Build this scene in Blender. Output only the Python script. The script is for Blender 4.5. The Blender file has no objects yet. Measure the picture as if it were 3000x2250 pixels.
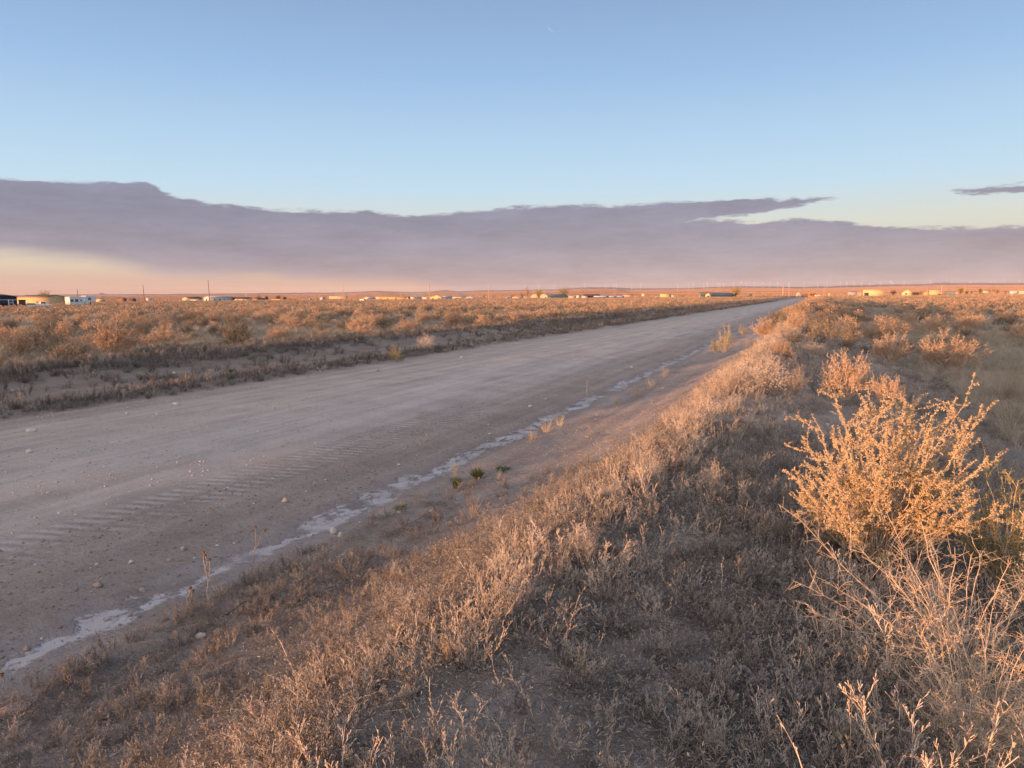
import bpy, math, random
import numpy as np
from mathutils import Matrix, Vector

# ------------------------------------------------------------------ camera
FPX = 2182.0; CX, CY = 1500.0, 1125.0
EYE = 2.4
YAW, PITCH, ROLL = math.radians(22.4), math.radians(6.69), math.radians(0.42)
Fv = np.array([-math.sin(YAW)*math.cos(PITCH), math.cos(YAW)*math.cos(PITCH), -math.sin(PITCH)])
_R = np.array([math.cos(YAW), math.sin(YAW), 0.0]); _U = np.cross(_R, Fv)
Rv = _R*math.cos(ROLL) - _U*math.sin(ROLL); Uv = _U*math.cos(ROLL) + _R*math.sin(ROLL)
scene = bpy.context.scene
col = scene.collection
cam_d = bpy.data.cameras.new('camera'); cam = bpy.data.objects.new('camera', cam_d); col.objects.link(cam)
cam_d.sensor_width = 36.0; cam_d.lens = FPX/3000*36.0; cam_d.clip_start = 0.05; cam_d.clip_end = 60000
cam.matrix_world = Matrix(((Rv[0], Uv[0], -Fv[0], 0), (Rv[1], Uv[1], -Fv[1], 0), (Rv[2], Uv[2], -Fv[2], EYE), (0, 0, 0, 1)))
scene.camera = cam
scene.view_settings.view_transform = 'Standard'; scene.view_settings.look = 'None'
scene.view_settings.exposure = 0.85; scene.view_settings.gamma = 1.0
scene.cycles.max_bounces = 5; scene.cycles.diffuse_bounces = 3; scene.cycles.transparent_max_bounces = 4
try: scene.cycles.use_denoising = True
except Exception: pass

def ray(px, py): return Fv*FPX + Rv*(px-CX) - Uv*(py-CY)
def azel(px, py):
    d = ray(px, py); return math.atan2(d[0], d[1]), math.atan2(d[2], math.hypot(d[0], d[1]))
def at_depth(px, py, d):
    r = ray(px, py); return r/FPX*d + np.array([0, 0, EYE])
def pix(p):
    q = np.array(p, float)-np.array([0, 0, EYE]); z = q@Fv
    return CX+FPX*(q@Rv)/z, CY-FPX*(q@Uv)/z, z
def hor(px): return 862.4+(2403.6-px)*0.0073

# ------------------------------------------------------------------ sun + sky
SUN_TH = math.radians(30.0)          # light travels this far east of the road's direction
SUN_EL = math.radians(1.65)
sd = bpy.data.lights.new('sun', 'SUN'); sd.energy = 5.0; sd.angle = math.radians(0.5); sd.color = (1.0, 0.46, 0.20)
sun = bpy.data.objects.new('sun', sd); col.objects.link(sun)
ldir = Vector((math.sin(SUN_TH)*math.cos(SUN_EL), math.cos(SUN_TH)*math.cos(SUN_EL), -math.sin(SUN_EL)))
sun.rotation_euler = ldir.to_track_quat('-Z', 'Y').to_euler()
SUNPOS = -ldir

class NT:
    """small helper round a node tree"""
    def __init__(s, tree): s.t = tree; s.n = tree.nodes; s.l = tree.links
    def node(s, typ, **kw):
        n = s.n.new(typ)
        for k, v in kw.items(): setattr(n, k, v)
        return n
    def inp(s, sock, v):
        if v is None: return
        if hasattr(v, 'is_output'): s.l.new(v, sock)
        else:
            if sock.type in ('RGBA',) and not isinstance(v, (int, float)) and len(v) == 3: v = (*v, 1)
            sock.default_value = v
    def math(s, op, a, b=None, c=None, clamp=False):
        n = s.node('ShaderNodeMath', operation=op, use_clamp=clamp)
        for i, v in enumerate((a, b, c)):
            if v is not None: s.inp(n.inputs[i], v)
        return n.outputs[0]
    def vmath(s, op, a, b=None):
        n = s.node('ShaderNodeVectorMath', operation=op)
        s.inp(n.inputs[0], a)
        if b is not None: s.inp(n.inputs[1], b)
        return n.outputs['Value'] if op in ('DOT_PRODUCT', 'LENGTH') else n.outputs[0]
    def sep(s, v):
        n = s.node('ShaderNodeSeparateXYZ'); s.inp(n.inputs[0], v); return n.outputs
    def comb(s, x, y, z):
        n = s.node('ShaderNodeCombineXYZ')
        for i, v in enumerate((x, y, z)): s.inp(n.inputs[i], v)
        return n.outputs[0]
    def noise(s, vec, scale=1.0, detail=3.0, rough=0.55, dist=0.0, color=False):
        n = s.node('ShaderNodeTexNoise'); s.inp(n.inputs['Vector'], vec); n.inputs['Scale'].default_value = scale
        n.inputs['Detail'].default_value = detail; n.inputs['Roughness'].default_value = rough; n.inputs['Distortion'].default_value = dist
        return n.outputs['Color' if color else 'Fac']
    def voro(s, vec, scale, feature='F1', out='Distance'):
        n = s.node('ShaderNodeTexVoronoi', feature=feature); s.inp(n.inputs['Vector'], vec); n.inputs['Scale'].default_value = scale
        return n.outputs[out]
    def ramp(s, fac, stops, interp='LINEAR'):
        n = s.node('ShaderNodeValToRGB'); cr = n.color_ramp; cr.interpolation = interp
        while len(cr.elements) < len(stops): cr.elements.new(0.5)
        for e, (p, c) in zip(cr.elements, stops):
            e.position = p; e.color = (c, c, c, 1) if isinstance(c, (int, float)) else (*c, 1)
        s.inp(n.inputs[0], fac); return n.outputs[0]
    def curve(s, fac, pts):
        n = s.node('ShaderNodeFloatCurve'); c = n.mapping.curves[0]
        n.mapping.use_clip = False
        while len(c.points) < len(pts): c.points.new(0.5, 0.5)
        for p, (x, y) in zip(c.points, pts): p.location = (x, y); p.handle_type = 'VECTOR'
        n.mapping.update(); s.inp(n.inputs['Value'], fac); return n.outputs[0]
    def smooth(s, v, lo, hi):
        n = s.node('ShaderNodeMapRange', interpolation_type='SMOOTHSTEP'); s.inp(n.inputs[0], v)
        s.inp(n.inputs[1], lo); s.inp(n.inputs[2], hi); return n.outputs[0]
    def mix(s, f, a, b, mode='MIX'):
        n = s.node('ShaderNodeMix', data_type='RGBA', blend_type=mode)
        s.inp(n.inputs[0], f); s.inp(n.inputs[6], a); s.inp(n.inputs[7], b); return n.outputs[2]
    def bump(s, h, strength=0.5, dist=0.05, normal=None):
        n = s.node('ShaderNodeBump'); s.inp(n.inputs['Height'], h); n.inputs['Strength'].default_value = strength
        n.inputs['Distance'].default_value = dist
        if normal is not None: s.inp(n.inputs['Normal'], normal)
        return n.outputs[0]

def lin(r, g, b):
    f = lambda c: (c/255/12.92) if c <= 10.3 else ((c/255+0.055)/1.055)**2.4
    return (f(r), f(g), f(b))

world = bpy.data.worlds.new('World'); scene.world = world; world.use_nodes = True
W = NT(world.node_tree); W.n.clear()
tc = W.node('ShaderNodeTexCoord').outputs['Generated']
dirv = W.vmath('NORMALIZE', tc)
dx, dy, dz = W.sep(dirv)[:3]
el = W.math('MULTIPLY', W.math('ARCSINE', dz), 180/math.pi)
az = W.math('MULTIPLY', W.math('ARCTAN2', dx, dy), 180/math.pi)
SKY = {'ZEN': 1.0}
sky = W.node('ShaderNodeTexSky', sky_type='NISHITA', sun_disc=False)
sky.sun_elevation = SUN_EL; sky.sun_rotation = math.atan2(SUNPOS[0], SUNPOS[1]); sky.altitude = 1900; sky.dust_density = 1.0
# clear-air colour by height above the horizon, laid over the physical sky
eln = W.math('DIVIDE', el, 45.0, clamp=True)
def EL(px, py): return math.degrees(azel(px, py)[1])
clear = W.ramp(eln, [(0.0, lin(222, 168, 146)), (EL(300, 815)/45, lin(221, 187, 168)), (EL(200, 775)/45, lin(226, 208, 184)),
                     (EL(2700, 630)/45, lin(222, 226, 216)), (EL(1500, 560)/45, lin(200, 228, 246)), (EL(1500, 420)/45, lin(184, 217, 245)),
                     (EL(1500, 220)/45, lin(160, 196, 236)), (EL(1500, 10)/45, lin(145, 177, 218)), (1.0, lin(120, 155, 205))])
nish = W.mix(1.0, sky.outputs[0], (0.10, 0.10, 0.10), 'MULTIPLY')
skycol = W.mix(0.94, nish, clear)
# cloud bank: two layers bounded by curves over azimuth
U0, U1 = -75.0, 45.0
u = W.math('DIVIDE', W.math('SUBTRACT', az, U0), U1-U0, clamp=True)
VS = 12.0
def pts(lst):
    out = []
    for px, py in lst:
        a, e = azel(px, py); out.append(((math.degrees(a)-U0)/(U1-U0), math.degrees(e)/VS))
    out = [(0.0, out[0][1])] + out + [(1.0, out[-1][1])]
    return out
nv = W.comb(W.math('MULTIPLY', az, 0.22), W.math('MULTIPLY', el, 1.1), 0.0)
n1 = W.math('SUBTRACT', W.noise(nv, 1.0, 6.0, 0.62), 0.5)
nv2 = W.comb(W.math('MULTIPLY', az, 0.08), W.math('MULTIPLY', el, 0.5), 3.0)
n2 = W.noise(nv2, 1.0, 4.0, 0.55)
n3 = W.math('SUBTRACT', W.noise(W.comb(W.math('MULTIPLY', az, 0.9), W.math('MULTIPLY', el, 3.6), 7.0), 1.0, 6, 0.65), 0.5)
n4 = W.math('SUBTRACT', W.noise(W.comb(W.math('MULTIPLY', az, 0.06), W.math('MULTIPLY', el, 0.35), 11.0), 1.0, 5, 0.6), 0.5)
elr = W.math('ADD', el, W.math('ADD', W.math('MULTIPLY', n1, 1.15), W.math('MULTIPLY', n3, 0.55)))
elb = W.math('ADD', el, W.math('ADD', W.math('MULTIPLY', n4, 2.2), W.math('MULTIPLY', n1, 0.5)))
def band(top, bot, st, sb):
    t = W.math('MULTIPLY', W.curve(u, pts(top)), VS); b = W.math('MULTIPLY', W.curve(u, pts(bot)), VS)
    a = W.smooth(W.math('SUBTRACT', t, elr), 0.0, st)
    c = W.smooth(W.math('SUBTRACT', elb if sb > 0.5 else elr, b), 0.0, sb)
    return W.math('MULTIPLY', a, c)
LOW = 905
mA1 = band([(0, 512), (230, 524), (430, 528), (480, 562), (620, 592), (800, 606), (1050, 616), (1300, 622), (1500, 604), (1780, 594), (1950, 660), (2100, 740), (2300, 870)],
           [(0, 762), (300, 790), (500, 822), (800, 838), (1200, 862), (1500, LOW), (3000, LOW)], 0.30, 1.3)
mA2 = band([(1400, 640), (1550, 606), (1800, 594), (2050, 585), (2200, 582), (2320, 576), (2440, 574), (2500, 577), (2560, 600)],
           [(1400, 700), (1900, 672), (2060, 648), (2200, 634), (2300, 610), (2420, 590), (2500, 578), (2560, 570)], 0.24, 0.25)
mA = W.math('MAXIMUM', mA1, mA2)
mB = band([(1350, 905), (1500, 840), (1700, 690), (1950, 644), (2120, 638), (2220, 648), (2350, 640), (2480, 648), (2600, 662), (2800, 662), (3000, 654)],
          [(1400, LOW+20), (3000, LOW+20)], 0.25, 0.4)
mC = band([(2700, 590), (2780, 562), (2900, 544), (3000, 530), (3200, 515)], [(2700, 560), (2800, 574), (2900, 571), (3000, 567), (3200, 557)], 0.25, 0.2)
mask = W.math('MAXIMUM', W.math('MAXIMUM', mA, mB), W.math('MULTIPLY', mC, 0.95))
azc = W.smooth(az, math.degrees(azel(300, 700)[0]), math.degrees(azel(2600, 700)[0]))
cl = W.ramp(W.math('DIVIDE', W.math('ADD', el, W.math('MULTIPLY', W.math('SUBTRACT', n2, 0.5), 1.6)), 9.0, clamp=True),
            [(0.0, lin(196, 164, 158)), (0.12, lin(178, 160, 166)), (0.38, lin(153, 148, 163)), (0.62, lin(138, 138, 158)), (1.0, lin(143, 147, 168))])
cr = W.ramp(W.math('DIVIDE', W.math('ADD', el, W.math('MULTIPLY', W.math('SUBTRACT', n2, 0.5), 1.6)), 9.0, clamp=True),
            [(0.0, lin(193, 166, 161)), (0.25, lin(175, 163, 169)), (0.5, lin(156, 153, 168)), (0.72, lin(145, 144, 163)), (1.0, lin(152, 154, 174))])
ccol = W.mix(azc, cl, cr)
tex = W.math('ADD', 1.0, W.math('ADD', W.math('ADD', W.math('MULTIPLY', n1, 0.40), W.math('MULTIPLY', n4, 0.75)), W.math('MULTIPLY', n3, 0.22)))
ccol = W.mix(1.0, ccol, W.comb(tex, tex, tex), 'MULTIPLY')
withc = W.mix(W.math('MULTIPLY', mask, 0.96), skycol, ccol)
# warm glow of the low sun in the unseen sky, added to light the ground
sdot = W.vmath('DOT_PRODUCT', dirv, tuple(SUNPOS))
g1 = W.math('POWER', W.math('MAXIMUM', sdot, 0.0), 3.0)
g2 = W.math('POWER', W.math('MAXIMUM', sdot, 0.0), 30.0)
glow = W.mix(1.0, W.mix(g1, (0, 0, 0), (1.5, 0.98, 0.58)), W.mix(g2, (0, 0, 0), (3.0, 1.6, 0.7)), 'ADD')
back = W.smooth(W.vmath('DOT_PRODUCT', dirv, tuple(Fv)), 0.35, -0.5)   # extra warm fill added to the unseen sky behind the view
back_fill = W.mix(back, (0, 0, 0), (0.50, 0.39, 0.28))
tot = W.mix(1.0, W.mix(1.0, withc, glow, 'ADD'), back_fill, 'ADD')
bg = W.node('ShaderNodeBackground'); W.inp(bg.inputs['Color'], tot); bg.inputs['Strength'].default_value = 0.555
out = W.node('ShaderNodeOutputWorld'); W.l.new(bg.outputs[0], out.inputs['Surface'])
#==PART2==
# ------------------------------------------------------------------ helpers for numbers and meshes
def _hash(ix, iy, s):
    h = (ix.astype(np.int64)*374761393 + iy.astype(np.int64)*668265263 + s*974634777) & 0xffffffff
    h = ((h ^ (h >> 13))*1274126177) & 0xffffffff
    return ((h ^ (h >> 16)) & 0xffff)/65535.0
def vnoise(x, y, s=0):
    x = np.asarray(x, float); y = np.asarray(y, float)
    ix = np.floor(x); iy = np.floor(y); fx = x-ix; fy = y-iy
    fx = fx*fx*(3-2*fx); fy = fy*fy*(3-2*fy)
    a = _hash(ix, iy, s); b = _hash(ix+1, iy, s); c = _hash(ix, iy+1, s); d = _hash(ix+1, iy+1, s)
    return (a*(1-fx)+b*fx)*(1-fy)+(c*(1-fx)+d*fx)*fy - 0.5
def sstep(v, a, b):
    t = np.clip((v-a)/(b-a), 0, 1); return t*t*(3-2*t)

PX = [-400, -60, -30, -24, -21.6, -20.3, -19.4, -18.7, -17.2, -16.2, -15.5, -14.8, -14, -10, -7.3, -6, -5.4, -5.0, -4.5, -3.9, -3.1, -2.3, -1.8, -1.35, -0.85, 0.3, 1.4, 2.6, 5, 9, 400]
PZ = [0, 0.0, 0.02, 0.12, 0.30, 0.36, 0.22, 0.03, 0.0, 0.08, 0.12, 0.05, 0.06, 0.13, 0.06, 0.0, -0.06, -0.10, -0.07, 0.0, 0.14, 0.45, 0.74, 0.92, 0.89, 0.75, 0.56, 0.28, 0.12, 0.0, 0.0]
# skyline of the far ridge (pixel column, pixel row in the photograph) as heights at its real distance
SKYL = [(-900, 864), (0, 866), (160, 863), (285, 862), (297, 858), (306, 862), (430, 862), (700, 859.5), (830, 858), (1000, 857), (1100, 852.5), (1210, 856), (1262, 854), (1300, 849.5), (1340, 853.5), (1400, 851.5),
        (1500, 850), (1640, 847), (1700, 842), (1790, 841.5), (1850, 845), (2000, 844), (2060, 842), (2130, 839), (2220, 839), (2330, 840.5), (2420, 839.5), (2470, 837), (2560, 835), (2640, 833.5), (2710, 832.5), (2740, 829), (2830, 829), (2930, 830), (3100, 829), (3900, 834)]
SK_AZ = np.array([azel(x, y)[0] for x, y in SKYL]); SK_EL = np.array([azel(x, y)[1] for x, y in SKYL])
def hz(x, y):
    x = np.asarray(x, float); y = np.asarray(y, float)
    xx = x + 0.18*vnoise(y*0.35, x*0+3, 5)*sstep(np.abs(x), 0.5, 2)
    z = np.interp(xx, PX, PZ)
    near = 1-sstep(np.abs(x), 200, 380)
    bm = np.exp(-((x+1)/2.2)**2)
    z = z + bm*0.16*vnoise(y*0.22, x*0.1, 7)
    z = z + 0.05*vnoise(x*1.3, y*1.1, 1)*sstep(np.abs(x+10), 4.6, 6.0) + 0.022*vnoise(x*4.1, y*3.7, 2)*sstep(np.abs(x+10), 2.6, 5)
    z = z + 0.010*vnoise(x*13, y*11, 3)*sstep(np.abs(x+10), 2.6, 3.6) + 0.012*vnoise(x*1.2, y*0.5, 4)
    b1 = np.exp(-((x+20.5)/1.3)**2); z = z + b1*0.12*vnoise(y*0.5, x*0.3, 9)
    fld = sstep(x, 3, 9)+sstep(-x, 22, 30)
    z = z + fld*(0.18*vnoise(x*0.22, y*0.22, 11)+0.12*vnoise(x*0.6, y*0.6, 12))
    r = np.hypot(x, y)
    a = np.arctan2(x, y); e = np.interp(a, SK_AZ, SK_EL)
    t = np.clip((r-1800)/9700.0, 0, 1)
    z = z + (e*11500*0.80+2)*(t**1.15)*np.where(y > -500, 1, 0.0)*(1+0.06*vnoise(a*40, r*0.0007, 21)*sstep(t, .15, .4))
    return z
def ground_at(px, py):
    d = ray(px, py); d = d/np.linalg.norm(d[:2]); t = 1.2
    p = None
    while t < 900:
        q = np.array([0, 0, EYE])+d*t
        if q[2] < float(hz(q[0], q[1])): p = q; break
        t *= 1.004
    if p is None: p = np.array([0, 0, EYE])+d*t
    return np.array([p[0], p[1], float(hz(p[0], p[1]))])

def mkmesh(name, verts, faces, mats, midx=None, smooth=False):
    """faces: list of arrays (each n x k) or a python list"""
    me = bpy.data.meshes.new(name)
    verts = np.asarray(verts, np.float32).reshape(-1, 3)
    if isinstance(faces, np.ndarray): faces = [faces]
    loops = np.concatenate([np.asarray(f, np.int32).ravel() for f in faces])
    cnt = np.concatenate([np.full(len(f), np.asarray(f).shape[1], np.int32) for f in faces])
    st = np.concatenate([[0], np.cumsum(cnt)[:-1]]).astype(np.int32)
    me.vertices.add(len(verts)); me.vertices.foreach_set('co', verts.ravel())
    me.loops.add(len(loops)); me.loops.foreach_set('vertex_index', loops)
    me.polygons.add(len(cnt)); me.polygons.foreach_set('loop_start', st)
    me.polygons.foreach_set('loop_total', cnt)
    if midx is not None: me.polygons.foreach_set('material_index', np.asarray(midx, np.int32))
    if smooth: me.polygons.foreach_set('use_smooth', np.ones(len(cnt), bool))
    for m in (mats if isinstance(mats, (list, tuple)) else [mats]): me.materials.append(m)
    me.update(calc_edges=True); me.validate()
    return me
def link(name, me, parent=None, loc=None, rot=None, scl=None):
    o = bpy.data.objects.new(name, me); col.objects.link(o)
    if parent is not None: o.parent = parent
    if loc is not None: o.location = [float(v) for v in loc]
    if rot is not None: o.rotation_euler = rot
    if scl is not None: o.scale = scl if hasattr(scl, '__len__') else (scl,)*3
    return o
def tag(o, label, cat=None, group=None, kind=None):
    if label: o['label'] = label
    if cat: o['category'] = cat
    if group: o['group'] = group
    if kind: o['kind'] = kind
    return o
def thing(name, label, cat, loc=(0, 0, 0), rotz=0.0, group=None):
    o = bpy.data.objects.new(name, None); col.objects.link(o); o.empty_display_size = 0.2
    o.location = [float(v) for v in loc]; o.rotation_euler = (0, 0, rotz)
    return tag(o, label, cat, group)

def new_mat(name, rough=0.9):
    m = bpy.data.materials.new(name); m.use_nodes = True; t = NT(m.node_tree)
    b = m.node_tree.nodes['Principled BSDF']; b.inputs['Roughness'].default_value = rough
    b.inputs['Specular IOR Level'].default_value = 0.25
    return m, t, b
_mc = {}
def mat_paint(name, c, rough=0.7, var=0.10, scale=1.5, spec=0.25, bump=0.0, metal=0.0):
    if name in _mc: return _mc[name]
    m, t, b = new_mat(name, rough); b.inputs['Specular IOR Level'].default_value = spec; b.inputs['Metallic'].default_value = metal
    p = t.node('ShaderNodeTexCoord').outputs['Object']
    n = t.noise(p, scale, 5, 0.6)
    dark = tuple(v*(1-var*2) for v in c); lite = tuple(min(1, v*(1+var)) for v in c)
    t.inp(b.inputs['Base Color'], t.ramp(n, [(0.3, dark), (0.7, lite)]))
    if bump: t.inp(b.inputs['Normal'], t.bump(t.noise(p, scale*6, 3), bump, 0.02))
    _mc[name] = m; return m
def mat_plant(name, stops, rough=0.85, trans=0.0, spread=0.25):
    """colour differs from plant to plant and along each plant"""
    if name in _mc: return _mc[name]
    m, t, b = new_mat(name, rough); b.inputs['Specular IOR Level'].default_value = 0.12
    oi = t.node('ShaderNodeObjectInfo').outputs['Random']
    p = t.node('ShaderNodeTexCoord').outputs['Object']
    n = t.noise(p, 9.0, 3, 0.6)
    f = t.math('ADD', t.math('MULTIPLY', oi, 0.6), t.math('MULTIPLY', n, 0.7), clamp=False)
    f = t.math('SUBTRACT', f, 0.15, clamp=True)
    t.inp(b.inputs['Base Color'], t.ramp(f, stops))
    if trans:
        tr = t.node('ShaderNodeBsdfTranslucent'); t.inp(tr.inputs['Color'], t.ramp(f, stops))
        mx = t.node('ShaderNodeMixShader'); mx.inputs[0].default_value = trans
        o = m.node_tree.nodes['Material Output']
        t.l.new(b.outputs[0], mx.inputs[1]); t.l.new(tr.outputs[0], mx.inputs[2]); t.l.new(mx.outputs[0], o.inputs['Surface'])
    _mc[name] = m; return m

# ------------------------------------------------------------------ earth
def earth_material():
    m, t, b = new_mat('earth', 0.95); b.inputs['Specular IOR Level'].default_value = 0.1
    pos = t.node('ShaderNodeNewGeometry').outputs['Position']
    x, y, z = t.sep(pos)[:3]
    flat = t.comb(x, y, 0.0)
    wob = t.math('MULTIPLY', t.math('SUBTRACT', t.noise(flat, 0.6, 4, 0.6), 0.5), 1.3)
    wob2 = t.math('MULTIPLY', t.math('SUBTRACT', t.noise(flat, 3.0, 3, 0.6), 0.5), 0.35)
    xw = t.math('ADD', t.math('ADD', x, wob), wob2)
    field = (0.30, 0.235, 0.165)
    X0, X1 = -24.0, 6.0
    def P(v): return (v-X0)/(X1-X0)
    c = t.ramp(t.math('DIVIDE', t.math('SUBTRACT', xw, X0), X1-X0, clamp=True), [
        (P(-23.5), field), (P(-21), (0.27, 0.22, 0.18)), (P(-18.7), (0.32, 0.25, 0.20)), (P(-16.2), (0.32, 0.255, 0.205)), (P(-15.2), (0.30, 0.24, 0.20)),
        (P(-14.5), (0.42, 0.335, 0.28)), (P(-13.3), (0.44, 0.365, 0.30)), (P(-10.5), (0.47, 0.40, 0.335)), (P(-8.3), (0.47, 0.40, 0.345)), (P(-7.1), (0.43, 0.355, 0.30)), (P(-5.6), (0.40, 0.325, 0.27)),
        (P(-4.6), (0.40, 0.33, 0.275)), (P(-3.4), (0.39, 0.325, 0.275)), (P(-2.0), (0.40, 0.33, 0.275)), (P(0.5), (0.40, 0.34, 0.285)), (P(3.5), (0.32, 0.28, 0.225))])
    # worn streaks along the road, pale dusty patches
    streak = t.noise(t.comb(t.math('MULTIPLY', x, 2.3), t.math('MULTIPLY', y, 0.10), 0.0), 1.0, 5, 0.65)
    blot = t.noise(flat, 0.9, 6, 0.65)
    fine = t.noise(flat, 14.0, 5, 0.7); grit = t.noise(flat, 70.0, 3, 0.7)
    onroad = t.math('MULTIPLY', t.smooth(xw, -14.6, -13.2), t.smooth(xw, -6.6, -7.6))
    v = t.math('ADD', t.math('MULTIPLY', t.math('SUBTRACT', streak, 0.5), 0.95), t.math('MULTIPLY', t.math('SUBTRACT', blot, 0.5), 0.75))
    v = t.math('ADD', v, t.math('MULTIPLY', t.math('SUBTRACT', fine, 0.5), 0.55))
    v = t.math('ADD', v, t.math('MULTIPLY', t.math('SUBTRACT', grit, 0.5), 0.45))
    v = t.math('ADD', 1.0, v)
    c = t.mix(1.0, c, t.comb(v, v, v), 'MULTIPLY')
    dust = t.math('MULTIPLY', t.smooth(t.noise(t.comb(t.math('MULTIPLY', x, 1.6), t.math('MULTIPLY', y, 0.25), 5.0), 1.0, 6, 0.7), 0.55, 0.70),
                  t.math('MULTIPLY', t.smooth(x, -10.2, -8.8), t.smooth(x, -7.0, -7.8)))
    c = t.mix(t.math('MULTIPLY', dust, 0.5), c, (0.62, 0.56, 0.52))
    # small stones set in the surface, lighter and darker than the dirt
    for sc, lim, am in ((26.0, 0.30, 0.55), (60.0, 0.34, 0.45)):
        vn = t.node('ShaderNodeTexVoronoi', feature='F1'); t.inp(vn.inputs['Vector'], flat); vn.inputs['Scale'].default_value = sc
        cr_, cg_, cb_ = t.sep(vn.outputs['Color'])[:3]
        st = t.math('MULTIPLY', t.smooth(vn.outputs['Distance'], lim, lim*0.6), t.smooth(cr_, 0.55, 0.6))
        tone = t.math('ADD', 0.55, t.math('MULTIPLY', cg_, 0.9)); st = t.math('MULTIPLY', st, t.smooth(x, -2.2, -3.2))
        c = t.mix(t.math('MULTIPLY', st, am), c, t.mix(1.0, c, t.comb(tone, tone, tone), 'MULTIPLY'))
    # reddish clay blotches on the verges
    red = t.math('MULTIPLY', t.smooth(t.noise(flat, 1.7, 5, 0.6), 0.56, 0.70), t.math('SUBTRACT', 1.0, onroad))
    c = t.mix(t.math('MULTIPLY', red, 0.35), c, (0.44, 0.29, 0.22))
    # damp salt crust in the ditch
    sx = t.math('ADD', x, t.math('ADD', t.math('MULTIPLY', t.math('SUBTRACT', t.noise(t.comb(0.0, y, 0.0), 0.45, 3, 0.6), 0.5), 0.55), t.math('MULTIPLY', t.math('SUBTRACT', t.noise(flat, 5.0, 4, 0.7), 0.5), 0.34)))
    dist = t.math('ABSOLUTE', t.math('ADD', sx, 5.02))
    wid = t.math('ADD', 0.13, t.math('MULTIPLY', t.math('SUBTRACT', t.noise(t.comb(3.0, y, 0.0), 0.7, 3, 0.7), 0.45), 0.75))
    salt = t.smooth(t.math('SUBTRACT', wid, dist), -0.03, 0.05)
    salt = t.math('MULTIPLY', salt, t.smooth(t.noise(t.comb(9.0, y, 0.0), 0.45, 4, 0.7), 0.34, 0.46))
    crust = t.smooth(t.noise(flat, 1.9, 6, 0.7), 0.42, 0.62)
    scol = t.mix(crust, (0.41, 0.38, 0.36), (0.52, 0.51, 0.51))
    salt = t.math('MULTIPLY', salt, t.smooth(t.noise(t.vmath('MULTIPLY', flat, (1.0, 0.5, 0.0)), 5.0, 6, 0.75), 0.33, 0.50))
    c = t.mix(t.math('MULTIPLY', salt, 0.85), c, scol)
    soft = t.math('MULTIPLY', t.smooth(dist, 0.55, 0.25), t.math('MULTIPLY', t.smooth(y, 12.0, 6.0), t.smooth(t.noise(flat, 1.3, 4, 0.65), 0.36, 0.55)))
    c = t.mix(t.math('MULTIPLY', soft, 0.7), c, (0.47, 0.42, 0.395))
    damp = t.math('MULTIPLY', t.smooth(t.math('SUBTRACT', t.math('ADD', wid, 0.28), dist), 0.0, 0.25), t.math('SUBTRACT', 1.0, salt))
    c = t.mix(t.math('MULTIPLY', damp, 0.35), c, (0.30, 0.23, 0.20))
    # tyre tread pressed in the soft shoulder, short bars across the track
    tx = t.math('ADD', x, t.math('MULTIPLY', t.math('SUBTRACT', t.noise(t.comb(0.0, y, 2.0), 0.2, 2), 0.5), 0.4))
    wv = t.math('ADD', y, t.math('MULTIPLY', x, -0.30))
    bars = t.math('SINE', t.math('MULTIPLY', t.math('ADD', wv, t.math('MULTIPLY', t.noise(flat, 2.0, 2), 0.12)), 2*math.pi/0.19))
    trk = t.math('MULTIPLY', t.smooth(tx, -7.35, -7.2), t.smooth(tx, -6.35, -6.55))
    mid = t.smooth(t.math('ABSOLUTE', t.math('ADD', tx, 6.86)), 0.02, 0.10)
    trk = t.math('MULTIPLY', t.math('MULTIPLY', trk, mid), t.smooth(t.noise(flat, 1.6, 4, 0.7), 0.38, 0.54))
    trk = t.math('MULTIPLY', trk, t.smooth(y, 60.0, 20.0))
    barm = t.math('MULTIPLY', trk, t.smooth(bars, -0.1, 0.6))
    c = t.mix(t.math('MULTIPLY', barm, 0.7), c, (0.56, 0.50, 0.45))  # pale bar tops and dark gaps paint light and shade on the tread
    c = t.mix(t.math('MULTIPLY', t.math('MULTIPLY', trk, t.smooth(bars, -0.4, -0.9)), 0.22), c, (0.24, 0.18, 0.15))
    # distant plain: bands of grass and bare soil, low-sun rose and brightness painted in
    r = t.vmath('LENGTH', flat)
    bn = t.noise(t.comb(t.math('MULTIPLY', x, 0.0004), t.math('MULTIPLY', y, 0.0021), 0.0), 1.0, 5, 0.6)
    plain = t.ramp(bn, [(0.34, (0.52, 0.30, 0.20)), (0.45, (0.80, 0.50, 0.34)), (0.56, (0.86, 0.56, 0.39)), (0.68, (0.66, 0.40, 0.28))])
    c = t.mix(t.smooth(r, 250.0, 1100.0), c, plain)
    t.inp(b.inputs['Base Color'], c)
    # relief
    cracks = t.voro(t.vmath('ADD', flat, t.vmath('MULTIPLY', t.noise(flat, 3.0, 3, color=True), (0.3, 0.3, 0.0))), 7.0, 'DISTANCE_TO_EDGE')
    crk = t.math('MULTIPLY', t.smooth(cracks, 0.10, 0.0), t.smooth(t.noise(flat, 0.8, 3), 0.42, 0.6))
    crk = t.math('MULTIPLY', crk, t.smooth(x, -4.8, -4.2))
    clods = t.noise(flat, 11.0, 6, 0.72)
    offr = t.math('SUBTRACT', 1.0, t.math('MULTIPLY', onroad, 0.72))
    h = t.math('MULTIPLY', t.math('MULTIPLY', clods, 0.09), offr)
    h = t.math('ADD', h, t.math('MULTIPLY', grit, 0.012))
    h = t.math('SUBTRACT', h, t.math('MULTIPLY', crk, 0.02))
    h = t.math('MULTIPLY', h, t.math('SUBTRACT', 1.0, t.math('MULTIPLY', salt, 0.8)))
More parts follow.
